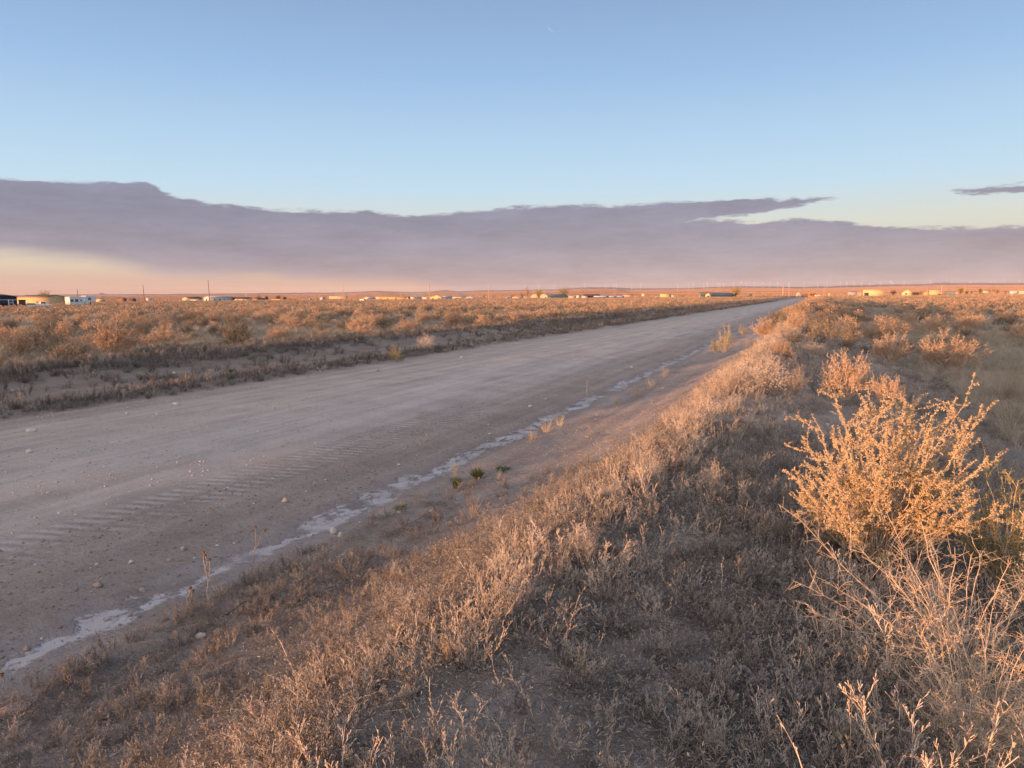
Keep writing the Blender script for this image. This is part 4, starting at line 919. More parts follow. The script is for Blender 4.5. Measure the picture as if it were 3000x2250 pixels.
def small_van(px, d):
    x, yv = gxy(px, d); t = thing('shed', 'narrow dark shed touching the rear of the fifth-wheel trailer', 'shed', (x, yv, float(hz(x, yv))-.1), math.radians(20))
    g = Geo(); box_g(g, -.9, .9, -1.2, 1.2, 0, 2.4); part('wall', g, mat_paint('dark_wood', (.10, .075, .06), .9), t); g = Geo(); box_g(g, -1.05, 1.05, -1.35, 1.35, 2.38, 2.5); part('roof', g, DARKM, t)
small_van(194, 240)

# ---- trees
M_TRUNK = mat_paint('trunk_bark', (0.16, 0.12, 0.09), 0.95, 0.2, 3)
TC = {'yellow': [(0.0, (0.20, 0.16, 0.05)), (0.5, (0.33, 0.25, 0.08)), (1.0, (0.46, 0.35, 0.13))], 'dark': [(0.0, (0.03, 0.04, 0.02)), (0.5, (0.06, 0.075, 0.035)), (1.0, (0.11, 0.12, 0.06))],
      'bare': [(0.0, (0.22, 0.15, 0.11)), (0.5, (0.34, 0.22, 0.15)), (1.0, (0.44, 0.28, 0.19))], 'grey': [(0.0, (0.15, 0.11, 0.10)), (0.5, (0.24, 0.18, 0.15)), (1.0, (0.30, 0.24, 0.2))]}
def tree(px, top, base, w, kind, label, H=6.0, seed=1):
    rng = np.random.default_rng(seed+int(px)); d = H*FPX/(base-top); x, yv = gxy(px, d); gz = float(hz(x, yv)); HH = tz(px, top, d)-gz
    R = w/2*d/FPX; t = thing('tree', label, 'tree', (x, yv, gz-.1)); g = Geo(); tips = []
    g.segs([[0, 0, 0]], [[.1, 0, HH*.28]], HH*.035, HH*.026, 0, 8)
    for k in range(9):
        a = k*2.4+rng.uniform(-.3, .3); e = np.array([math.cos(a)*R*rng.uniform(.3, .8), math.sin(a)*R*rng.uniform(.3, .8), HH*rng.uniform(.6, .92)])
        P = np.array([[.1, 0, HH*rng.uniform(.15, .3)]]) + (e-np.array([.1, 0, HH*.22]))*np.linspace(0, 1, 5)[:, None]**np.array([[1.2, 1.2, .9]])
        P[1:-1] += rng.normal(size=(3, 3))*R*.05; g.segs(P[:-1], P[1:], np.linspace(.02, .008, 4)*HH, np.linspace(.016, .005, 4)*HH, 0, 5)
        for j in range(7):
            i = rng.integers(1, 5); q = P[i]; dd = unit(sph(rng, 1)[0]+np.array([0, 0, .5])); Q = stem_path(rng, q, dd, R*.5, 3, .2); g.segs(Q[:-1], Q[1:], HH*.004, HH*.002, 0, 3); tips += [Q[1], Q[2], Q[3]]
    part('trunk', g, M_TRUNK if kind != 'bare' else M_WOODL, t, False)
    n = 2600 if kind in ('yellow', 'dark') else 1100
    c = Geo(); tips = np.array(tips); C = tips[rng.integers(0, len(tips), n)]+rng.normal(size=(n, 3))*R*.13
    dd = sph(rng, n//2); dd[:, 2] = np.abs(dd[:, 2])*1.0-.2; lob = np.max(dd@unit(rng.normal(size=(8, 3))+np.array([0, 0, .4])).T, axis=1)
    C2 = dd*np.array([R, R, HH*.45])*(rng.uniform(.45, 1, n//2)*(.6+.45*lob))[:, None]+np.array([0, 0, HH*.52])
    C = np.concatenate([C, C2]); C = C[C[:, 2] < HH*1.02]; m = mat_plant('crown_'+kind, TC[kind]); s_ = .16 if kind in ('yellow', 'dark') else .10
    c.leaves(C, sph(rng, len(C)), rng.uniform(.7, 1.4, len(C))*s_*HH/6, s_*.6*HH/6, 0, rng); part('crown', c, m, t)
for a in [(128, 850, 892, 50, 'yellow', 'round tan-leaved tree behind the long tan house', 7.5), (298, 872, 886, 14, 'dark', 'dark bushy tree beside the pale yellow shed', 3.5),
          (758, 861, 882, 20, 'grey', 'bare grey tree behind the rust coloured shed', 5.5), (782, 866, 882, 12, 'dark', 'small dark tree right of the small white shed', 4.5),
          (815, 864.5, 882, 20, 'dark', 'larger dark round evergreen behind the low orange wall', 5.0), (834, 867, 881, 13, 'dark', 'smaller dark evergreen behind the low orange wall', 4.0),
          (684, 869, 884, 8, 'dark', 'dark narrow shrub at the right end of the white mobile home', 4), (588, 872, 884, 9, 'dark', 'dark shrub left of the white mobile home gable', 3.5),
          (949, 865, 879, 18, 'grey', 'low bare tree left of the long tan barn', 4.5), (1193, 869, 881, 9, 'dark', 'small dark shrub beside the small tan shed', 3.5), (1419, 862, 876, 16, 'grey', 'grey shrub cluster left of the orange-lit pole', 4.5),
          (1446, 865, 877, 16, 'grey', 'grey shrub just right of the orange-lit pole', 4), (1500, 861, 876, 22, 'grey', 'grey bare tree behind the blue mobile home', 5), (1529, 855, 876, 22, 'grey', 'dark bare tree left of the orange bare tree', 6),
          (1544, 836, 876, 22, 'bare', 'tall slender bare tree lit orange', 9), (1577, 845, 877, 30, 'yellow', 'yellow-leaved tree in front of the quonset hut', 8.5),
          (1650, 842, 872, 46, 'yellow', 'big round yellow-green tree above the ranch house', 8.5), (1605, 853, 866, 8, 'grey', 'tiny dark tree behind the cream building', 4.5), (1700, 850, 869, 26, 'bare', 'bare orange tree behind the white shed', 6.5), (1725, 856, 869, 24, 'grey', 'grey bare tree above the dark barn', 5.5),
          (1973, 857.5, 869, 13, 'bare', 'brown bush right of the yellow metal barn', 4), (2156, 839, 868, 40, 'yellow', 'round spreading tree at the right end of the long grey-green house', 7.5), (2150, 859, 870, 14, 'dark', 'dark shrub at the foot of the round spreading tree', 3),
          (2503, 852, 863, 12, 'grey', 'grey bare tree behind the low blue-grey roof', 4.5), (2617, 849.5, 864, 22, 'dark', 'dark round tree right of the big cream building', 5), (2644, 848, 865, 17, 'bare', 'brown bare tree left of the pale yellow house', 5.5),
          (2697, 851.5, 863, 12, 'grey', 'dark bare shrub left of the orange gabled shed', 4), (2768, 849, 861, 13, 'bare', 'brown shrub left of the long white building', 4.5), (2814, 840, 858, 20, 'yellow', 'tallest green-brown tree beside the lit pole on the right', 6.5), (2802, 846, 858, 12, 'bare', 'brown tree left of the tallest tree on the right', 5),
          (2832, 852, 859, 11, 'dark', 'low dark evergreen right of the lit pole', 3), (2845, 850, 858, 10, 'yellow', 'small green-brown shrub right of the dark evergreen', 3.5), (2871, 842.5, 858, 11, 'yellow', 'narrow tree left of the small cream house on the right', 6),
          (2893, 846, 857, 20, 'yellow', 'low spreading tree above the small cream house on the right', 5), (2910, 838, 858, 18, 'bare', 'tall brown tree right of the small cream house', 7), (2922, 848, 858, 14, 'yellow', 'bushy tree at the foot of the tall brown tree', 4.5), (2945, 850, 858, 16, 'grey', 'grey shrubs left of the white roofed building', 4)]:
    tree(*a)

# ---- wind turbines on the far ridge: built once, copied
def turbine_proto():
    t = thing('wind_turbine', 'x', 'wind turbine'); m = mat_paint('turbine_white', (0.50, 0.49, 0.48), .5, .03, .1)
    g = Geo(); g.segs([[0, 0, -30]], [[0, 0, 58]], 2.2, 1.3, 0, 12); part('tower', g, m, t)
    g = Geo(); box_g(g, -1.8, 1.8, -4, 6, 57, 60.5); part('nacelle', g, m, t)
    for k in range(3):
        a = 2*math.pi*k/3+math.pi/2; c, s_ = math.cos(a), math.sin(a)
        g = Geo(); V = []
        for f, w_ in ((0, 1.0), (.15, 2.2), (.6, 1.4), (1, .4)):
            L = 30*f; V += [(c*L-s_*w_, -5+.3, 58.7+s_*L+c*w_), (c*L+s_*w_, -5-.3, 58.7+s_*L-c*w_), (c*L+s_*w_, -5.6, 58.7+s_*L-c*w_), (c*L-s_*w_, -5.6+.3, 58.7+s_*L+c*w_)]
        F = []
        for i in range(3):
            for j in range(4): F.append((i*4+j, i*4+(j+1) % 4, i*4+4+(j+1) % 4, i*4+4+j))
        g.add(V, F+[(12, 13, 14, 15)], 0)
        part('blade', g, m, t)
    return t
TB = [(1538, 847), (1578, 847), (1623, 847), (1713, 841), (1774.6, 842.5), (1798, 845), (1806, 845), (1850, 845.7), (1877, 845.7), (1985, 845), (2016.6, 844), (2030, 843), (2062, 840), (2072.6, 842), (2102.6, 840), (2109, 840), (2120, 841), (2149, 839.5), (2171, 838.5),
      (2187, 839), (2210, 838), (2235, 839), (2255, 838.5), (2278.5, 840), (2311, 841), (2356, 841), (2396, 841.5), (2422.6, 840), (2462, 837), (2481, 840.5), (2501, 839.5), (2524, 840), (2548, 839), (2578.5, 837), (2610, 837), (2616, 840), (2649, 836), (2661, 839), (2708, 838), (2724, 834), (2728, 838.5),
      (2772, 830), (2788, 837), (2841, 836), (2845, 837), (2859, 837), (2901, 836), (2914, 835), (2942, 830), (2986, 832)]
MARKS = [(1560, 'above the bare orange tree'), (1640, 'above the ranch house'), (1760, 'above the dark barn'), (1840, 'above the greenhouses'), (1900, 'above the beige barn'), (2045, 'right of the yellow barn'),
         (2135, 'above the long grey-green house'), (2225, 'above the round spreading tree'), (2345, 'above the thick lit pole'), (2435, 'above the brown cabin'), (2520, 'left of the big cream building'), (2600, 'above the big cream building'),
         (2700, 'above the pale yellow house'), (2765, 'above the long tan building'), (2850, 'above the tallest right-hand tree'), (3100, 'above the right-edge buildings')]
ORD = ['first', 'second', 'third', 'fourth', 'fifth', 'sixth', 'seventh']
def tb_label(px):
    m = [b for a, b in MARKS if px < a][0]; same = [q for q, _ in TB if [b for a, b in MARKS if q < a][0] == m]
    if len(same) == 1: return 'only white wind turbine on the ridge '+m
    return '%s from left of %s white turbines on ridge %s' % (ORD[same.index(px)], ['', '', 'two', 'three', 'four', 'five', 'six'][len(same)], m)
proto = turbine_proto(); rt = random.Random(4)
for i, (px, py) in enumerate(TB):
    o = proto if i == 0 else proto.copy()
    if i:
        col.objects.link(o)
        for ch in list(proto.children):
            c = ch.copy(); col.objects.link(c); c.parent = o
    d = 10400; p = at_depth(px, py, d); sc_ = rt.uniform(.75, .95)
    o.location = (float(p[0]), float(p[1]), float(p[2])); o.rotation_euler = (0, rt.uniform(-.5, .5)*0, rt.uniform(-.9, .9)); o.scale = (sc_,)*3
    o['label'] = tb_label(px); o['group'] = 'wind turbines along the far ridge'; o['category'] = 'wind turbine'
    
# short contrail high above
def contrail():
    P0 = at_depth(1603, 77, 9000); P1 = at_depth(1620, 96, 9000); rng = np.random.default_rng(3); n = 14
    P = P0+(P1-P0)*np.linspace(0, 1, n)[:, None]+rng.normal(size=(n, 3))*1.5; g = Geo(); r = .5+.4*np.sin(np.linspace(.2, 2.9, n)); g.segs(P[:-1], P[1:], r[:-1], r[1:], 0, 6)
    o = link('contrail', g.mesh('contrail', [mat_paint('ice_trail', (.7, .72, .76), 1)])); tag(o, 'short faint white contrail high in the blue sky', kind='stuff')
contrail()
#==PART5==
# ------------------------------------------------------------------ bushes one can tell apart
def size_at(px, py, w, h):
    p = ground_at(px, py); d = float((p-np.array([0, 0, EYE]))@Fv); return p, w/2*d/FPX, h*d/FPX
KB = {}
KINDS_B = {
 'tan':   dict(n=5, mats=[M_BARK, M_SAGE], kw=dict(R=.5, H=.62, gap=.22, nst=40, twigs=12, nleaf=13, ls=.030, lw=.013, r0=.006)),
 'grey':  dict(n=3, mats=[M_DARK, M_GREY], kw=dict(R=.5, H=.62, nst=34, twigs=11, nleaf=12, ls=.028, lw=.012, r0=.006)),
 'olive': dict(n=2, mats=[M_BARK, M_OLIVE], kw=dict(R=.5, H=.8, nst=30, twigs=11, nleaf=12, ls=.034, lw=.010, r0=.005, gap=.5)),
 'twiggy': dict(n=3, mats=[M_STEM, M_TIP], kw=dict(R=.5, H=.55, nst=55, twigs=16, nleaf=8, ls=.022, lw=.006, r0=.0035, gap=.2, leaf_from=.2)),
 'dead':  dict(n=2, mats=[M_DARK, M_DTIP], kw=dict(R=.5, H=.5, nst=46, twigs=12, nleaf=2, ls=.02, lw=.006, r0=.008, gap=.5, leaf_from=.2)),
}
for k, v in KINDS_B.items(): KB[k] = [bush(200+17*i+len(k)*5, **v['kw']).mesh(k+'_bush', v['mats']) for i in range(v['n'])]
def base_H(k): return KINDS_B[k]['kw']['H']
NB = []
def mk_bush(kind, p, R, H, label, group, i=0, name='shrub', cat='shrub', rot=None):
    me = KB[kind][i % len(KB[kind])]; o = link(name, me, None, (p[0], p[1], p[2]-.02*H), (0, 0, rot if rot is not None else i*1.7), (R/.5*1.0, R/.5*1.0, H/base_H(kind)*1.08))
    return tag(o, label, cat, group)
def nb(px, py, w, h, kind, label, group=None):
    p, R, H = size_at(px, py, w, h); NB.append((p[0], p[1], R)); mk_bush(kind, p, R, H, label, group, len(NB))
LF, RF = 'shrubs in the left field', 'shrubs on the right side'
nb(194, 1013, 80, 75, 'tan', 'tan shrub with an orange-lit top left of the pair of big bushes', LF)
nb(335, 1052, 130, 118, 'tan', 'big tan shrub behind dead branches at the left bank', LF)
nb(250, 1030, 60, 48, 'tan', 'low tan shrub left of the big shrub with dead branches', LF)
nb(452, 1054, 130, 56, 'dead', 'tangled dark dead branches on the left bank', LF)
nb(692, 1020, 124, 84, 'grey', 'round grey-brown shrub alone at the edge of the left bank', LF)
nb(488, 990, 80, 50, 'tan', 'orange-topped shrub behind the tangled dead branches', LF)
nb(420, 985, 60, 44, 'tan', 'orange-topped shrub between the big shrub and the tangled dead branches', LF)
nb(54, 1052, 112, 80, 'grey', 'dark grey-brown shrub nearest the left edge of the photo', LF)
nb(158, 1056, 82, 62, 'grey', 'grey-brown shrub right of the one at the left edge', LF)
nb(20, 1000, 60, 50, 'tan', 'tan shrub cut by the left edge behind the dark one', LF)
nb(590, 962, 70, 40, 'grey', 'grey shrub behind and left of the round grey-brown shrub', LF)
nb(1050, 975, 90, 45, 'tan', 'pale tan shrub above the left bank below the leaning thin pole', LF)
nb(1320, 960, 66, 46, 'grey', 'dark brown dome shrub above the left bank in mid picture', LF)
nb(1239, 948, 60, 38, 'tan', 'orange-lit shrub left of the dark brown dome shrub', LF)
nb(1392, 956, 96, 42, 'grey', 'wide grey-tan shrub right of the dark brown dome shrub', LF)
nb(1605, 938, 118, 34, 'tan', 'long low orange-lit shrub at the edge of the left bank', LF)
nb(870, 965, 90, 36, 'tan', 'low tan shrub right of the round grey-brown shrub', LF)
nb(1162, 1061, 56, 46, 'olive', 'pale green-tan shrub on the left roadside strip', 'shrubs on the left roadside strip')
nb(1248, 1028, 66, 46, 'twiggy', 'thin dry reddish-tan shrub on the left roadside strip', 'shrubs on the left roadside strip')
nb(2393, 984, 84, 62, 'grey', 'dark grey-green shrub on the berm, left of the orange pair', RF)
nb(2479, 998, 92, 72, 'tan', 'round orange-lit shrub right of the dark grey-green one', RF)
nb(2560, 1010, 84, 66, 'tan', 'orange-lit shrub second right of the dark grey-green one', RF)
nb(2592, 984, 92, 56, 'tan', 'orange-tan shrub behind the orange pair', RF)
nb(2610, 1064, 124, 80, 'tan', 'wide tan shrub left of the largest orange dome shrub', RF)
nb(2777, 1084, 190, 106, 'tan', 'largest orange dome shrub in the right field', RF)
nb(2735, 985, 100, 60, 'tan', 'orange shrub behind the largest dome shrub', RF)
nb(2660, 955, 60, 38, 'tan', 'small orange shrub left of and behind the largest dome shrub', RF)
nb(2830, 972, 120, 44, 'tan', 'wide orange shrub behind the pale grass on the right', RF)
nb(2950, 960, 100, 44, 'grey', 'grey shrub near the right edge behind the pale grass', RF)
nb(2985, 1000, 80, 50, 'grey', 'dark shrub cut by the right edge above the shaded grass', RF)
nb(2478, 1172, 150, 136, 'tan', 'upright leafy orange shrub behind the big golden bush', RF)
nb(2598, 1208, 112, 105, 'tan', 'lower tan shrub between the upright orange shrub and the golden bush', RF)
nb(2225, 1150, 175, 100, 'twiggy', 'wide mound of pinkish-orange twigs on the berm crest', RF)
nb(2140, 1150, 110, 70, 'twiggy', 'left shoulder of pinkish twigs beside the wide mound', RF)
nb(2320, 1156, 100, 80, 'twiggy', 'pinkish twiggy shrub right of the wide mound', RF)
nb(2289, 1052, 76, 52, 'tan', 'small orange shrub on the crest above the wide pinkish mound', RF)
nb(2384, 1040, 90, 36, 'twiggy', 'low pinkish shrub right of the small orange crest shrub', RF)
nb(2290, 985, 60, 40, 'twiggy', 'orange twiggy shrub on the crest left of the dark grey-green shrub', RF)
nb(2330, 968, 70, 50, 'tan', 'bright orange shrub on the crest just left of the dark grey-green shrub', RF)
nb(2345, 935, 60, 40, 'tan', 'orange shrub on the crest further along, beside the road end', RF)
nb(2149, 1208, 76, 46, 'twiggy', 'small pinkish twig clump in front of the left shoulder mound', RF)
nb(2122, 1034, 62, 74, 'olive', 'upright yellow-green shrub beside the salty ditch', 'shrubs beside the ditch')
nb(2092, 1030, 36, 36, 'olive', 'small pale shrub at the left foot of the yellow-green ditch shrub', 'shrubs beside the ditch')
nb(2176, 980, 34, 26, 'olive', 'small yellow shrub further up the salty ditch', 'shrubs beside the ditch')
nb(2040, 1330, 70, 50, 'twiggy', 'low orange twig clump on the crest below the mound', RF)
nb(1960, 1240, 70, 40, 'twiggy', 'low orange twig clump on the crest left of the mound', RF)
nb(1890, 1440, 120, 95, 'twiggy', 'tall orange twiggy weed clump on the crest in mid picture', RF)
nb(1790, 1480, 90, 70, 'twiggy', 'orange twiggy weed clump left of the tall crest clump', RF)
nb(2080, 1440, 90, 80, 'twiggy', 'separate orange-tipped weed clump right of the tall crest clump', RF)
nb(1700, 1650, 150, 100, 'twiggy', 'broad pale twiggy clump on the crest, nearest the middle foreground', RF)
nb(1250, 1870, 140, 80, 'twiggy', 'brown twiggy clump on the left edge of the crest', RF)

# the mass of scrub: the largest in view are objects, the rest is one cover
rb = np.random.default_rng(5)
def cand(x0, x1, y0, y1, dens, k):
    n = int((x1-x0)*(y1-y0)*dens); x = rb.uniform(x0, x1, n); y = rb.uniform(y0, y1, n)
    m = vnoise(x*.11, y*.11, 60+k)+.5; keep = rb.uniform(size=n) < np.clip((m-.12)*2.0, .12, 1); return x[keep], y[keep]
CX_, CY_ = [], []
for args in [(-85, -22.8, -10, 130, .125, 1), (-95, -22.6, -190, -10, .13, 4), (-34, -20.6, -130, 2, .75, 5), (3.2, 60, 8, 130, .15, 2), (-2.6, 3.5, 24, 130, .35, 3)]:  # scrub behind the view is unseen, its dense strip added to shade the road
    a, b2 = cand(*args); CX_.append(a); CY_.append(b2)
bx = np.concatenate(CX_); by = np.concatenate(CY_)
R_ = (.26+.62*rb.uniform(size=len(bx))**1.4)*(1+.25*(bx < 0)); H_s = R_*rb.uniform(.85, 1.25, len(bx))*1.0
ok = np.ones(len(bx), bool)
for (nx_, ny_, nr) in NB: ok &= np.hypot(bx-nx_, by-ny_) > (nr+.6)
# keep the shaded grassy hollow beside the golden bush open
ok &= ~((bx > 2) & (bx < 11) & (by < 14)) & ~((np.abs(bx-7) < 3.5) & (np.abs(by-19) < 6) & (rb.uniform(size=len(bx)) < .8))
sel = []; order = rb.permutation(len(bx))
cells = {}
for i in order:
    if not ok[i]: continue
    c = (int(bx[i]//1.0), int(by[i]//1.0))
    if any((c[0]+a, c[1]+b2) in cells for a in (0,) for b2 in (0,)): continue
    cells[c] = 1; sel.append(i)
sel = np.array(sel); bx, by, R_, H_s = bx[sel], by[sel], R_[sel], H_s[sel]
iv = inview(bx, by, 60); dd_ = np.stack([bx, by, np.full(len(bx), -2.0)], 1)@Fv
score = np.where(iv & (dd_ > 2), R_*H_s/np.maximum(dd_, 1)**2, 0); o_ = np.argsort(-score); top_ = o_[:230]; rest = o_[230:]
LABS = []
LMARK = [(45, 'navy house'), (95, 'long tan house'), (160, 'grey gable end'), (235, 'fifth-wheel trailer'), (300, 'pale yellow shed'), (365, 'reddish shed'), (425, 'leaning pole'), (510, 'empty gap'), (565, 'small tan house'), (645, 'white mobile home'), (705, 'long cream house'),
         (760, 'rust coloured shed'), (825, 'dark round evergreens'), (900, 'grey pickup'), (990, 'long tan barn'), (1060, 'short pale pole'), (1150, 'yellow-tan building'), (1220, 'white travel trailer'), (1280, 'yellow gable house'), (1345, 'carport house'), (1430, 'orange-lit pole'), (1510, 'blue mobile home'),
         (1570, 'quonset hut'), (1640, 'ranch house'), (1700, 'white yard sheds'), (1780, 'greenhouses'), (1845, 'beige barn'), (1950, 'yellow metal barn'), (2050, 'long grey-green house'), (2160, 'round spreading tree'), (2300, 'thick lit pole'), (2340, 'cream house'), (2380, 'brown cabin'), (2430, 'far tan shed'),
         (2500, 'blue-grey roof'), (2560, 'big cream building'), (2620, 'dark round tree'), (2660, 'pale yellow house'), (2715, 'orange gabled shed'), (2790, 'long white building'), (2850, 'narrow tree'), (2900, 'right-hand cream house'), (2990, 'right-edge building')]
fieldl = {}
for n_, i in enumerate(top_):
    x, yv = float(bx[i]), float(by[i]); z = float(hz(x, yv)); u_, v_, dd = pix((x, yv, z))
    kind = 'grey' if (vnoise(x*.3, yv*.3, 71)+.5 + rb.uniform(-.25, .25)) < .5 else 'tan'
    lmx, lm = min(LMARK, key=lambda q: abs(q[0]-u_)); off = 'below' if abs(u_-lmx) < 14 else ('left of' if u_ < lmx else 'right of')
    band_ = next(w for b_, w in ((15, 'nearest'), (20, 'near'), (26, 'closer'), (33, 'midway'), (42, 'beyond midway'), (55, 'farther'), (75, 'far'), (1e9, 'farthest')) if dd < b_)
    tone = {'tan': 'tan', 'grey': 'dark grey'}[kind]; shp = 'wide low' if H_s[i]/R_[i] < .95 else 'tall' if H_s[i] > .62 else 'small round' if R_[i] < .5 else 'round'
    place = 'left field' if x < -10 else ('berm' if x < 3.5 else 'right field')
    lab = '%s %s shrub, %s in %s, %s the %s' % (shp, tone, band_, place, off, lm)
    LABS.append([lab, u_, None])
    LABS[-1][2] = mk_bush(kind, (x, yv, z), float(R_[i]), float(H_s[i]), lab, LF if x < -10 else RF, int(rb.integers(0, 99)), rot=float(rb.uniform(0, 6.28)))
for lab in set(l for l, _, _ in LABS):
    same = sorted([q for q in LABS if q[0] == lab], key=lambda q: q[1])
    if len(same) > 1:
        nm = ['leftmost', 'rightmost'] if len(same) == 2 else ['leftmost', 'middle', 'rightmost'] if len(same) == 3 else ['leftmost']+['%s from left' % ORD[k] for k in range(1, len(same)-1)]+['rightmost']
        for w_, q in zip(nm, same): q[2]['label'] = w_+' '+(q[0] if len(q[0].split())+len(w_.split()) <= 16 else q[0].replace(' the ', ' ', 1))
sb = [simple_bush(300+i, .5, .6, 420, .085).mesh('scrub_%d' % i, [M_DARK, M_SAGE if i < 4 else M_GREY]) for i in range(6)]
def patch(seed, size, nb_, nl, mats):
    r = np.random.default_rng(seed); g = Geo()
    for k in range(nb_):
        q = simple_bush(seed*31+k, r.uniform(.4, .95), r.uniform(.45, .95), nl, .20); V = np.concatenate(q.V); off = np.array([r.uniform(-size/2, size/2), r.uniform(-size/2, size/2), 0]); b0 = g.n
        g.V.append(V+off); mi = 1 if r.uniform() < .75 else 2
        for F, m in zip(q.F3, q.m3): g.F3.append(F+b0); g.m3.append(np.where(m == 1, mi, 0))
        for F, m in zip(q.F4, q.m4): g.F4.append(F+b0); g.m4.append(m)
        g.n += len(V)
    return g.mesh('scrub_patch', mats)
pt = [patch(400+i, 12, 14, 60, [M_DARK, M_SAGE, M_GREY]) for i in range(4)]
P = np.stack([bx[rest], by[rest], hz(bx[rest], by[rest])-.02], 1); sc = np.stack([R_[rest]/.5, R_[rest]/.5, H_s[rest]/.6], 1)
idx = rb.integers(0, 6, len(rest)); RZ = rb.uniform(0, 6.28, len(rest)); T_ = [P]; S_ = [sc]; I_ = [idx]; Z_ = [RZ]
def far_pts(r0, r1, dens, xlim):
    n = int(dens*(r1**2-r0**2)*.5*math.radians(76)); a = rb.uniform(azel(-120, 870)[0], azel(3120, 870)[0], n); r = np.sqrt(rb.uniform(r0**2, r1**2, n)); x = r*np.sin(a); yv = r*np.cos(a)
    k = (x < -23.5-(r > 0)*0) | (x > xlim); return x[k], yv[k]
for (r0, r1, dn) in [(128, 330, .018), (330, 900, .0085)]:
    x, yv = far_pts(r0, r1, dn, 1.5); k = ((x < -31) | (x > 5)); x, yv = x[k], yv[k]
    T_.append(np.stack([x, yv, hz(x, yv)], 1)); n = len(x); S_.append(np.repeat((rb.uniform(.85, 1.3, n)*(1.0 if r0 < 300 else 1.25))[:, None], 3, 1)); I_.append(6+rb.integers(0, 4, n)); Z_.append(rb.uniform(0, 6.28, n))
# berm crest and bank edge further along the road
for (xa, xb_) in [(-3.0, 3.0), (-31, -23)]:
    n = 620; yv = 60*(600/60)**rb.uniform(0, 1, n); yv = yv[yv > (60 if xa < -10 else 60)]; n = len(yv); x = rb.uniform(xa, xb_, n)
    T_.append(np.stack([x, yv, hz(x, yv)], 1)); S_.append(np.repeat(rb.uniform(.7, 1.5, n)[:, None], 3, 1)); I_.append(rb.integers(0, 6, n)); Z_.append(rb.uniform(0, 6.28, n))
T_, S_, I_, Z_ = map(np.concatenate, (T_, S_, I_, Z_))
scatter('scrub', 'distant desert scrub to the houses, plus unseen scrub added behind to shade the road', sb+pt, T_, Z_, S_, I_)

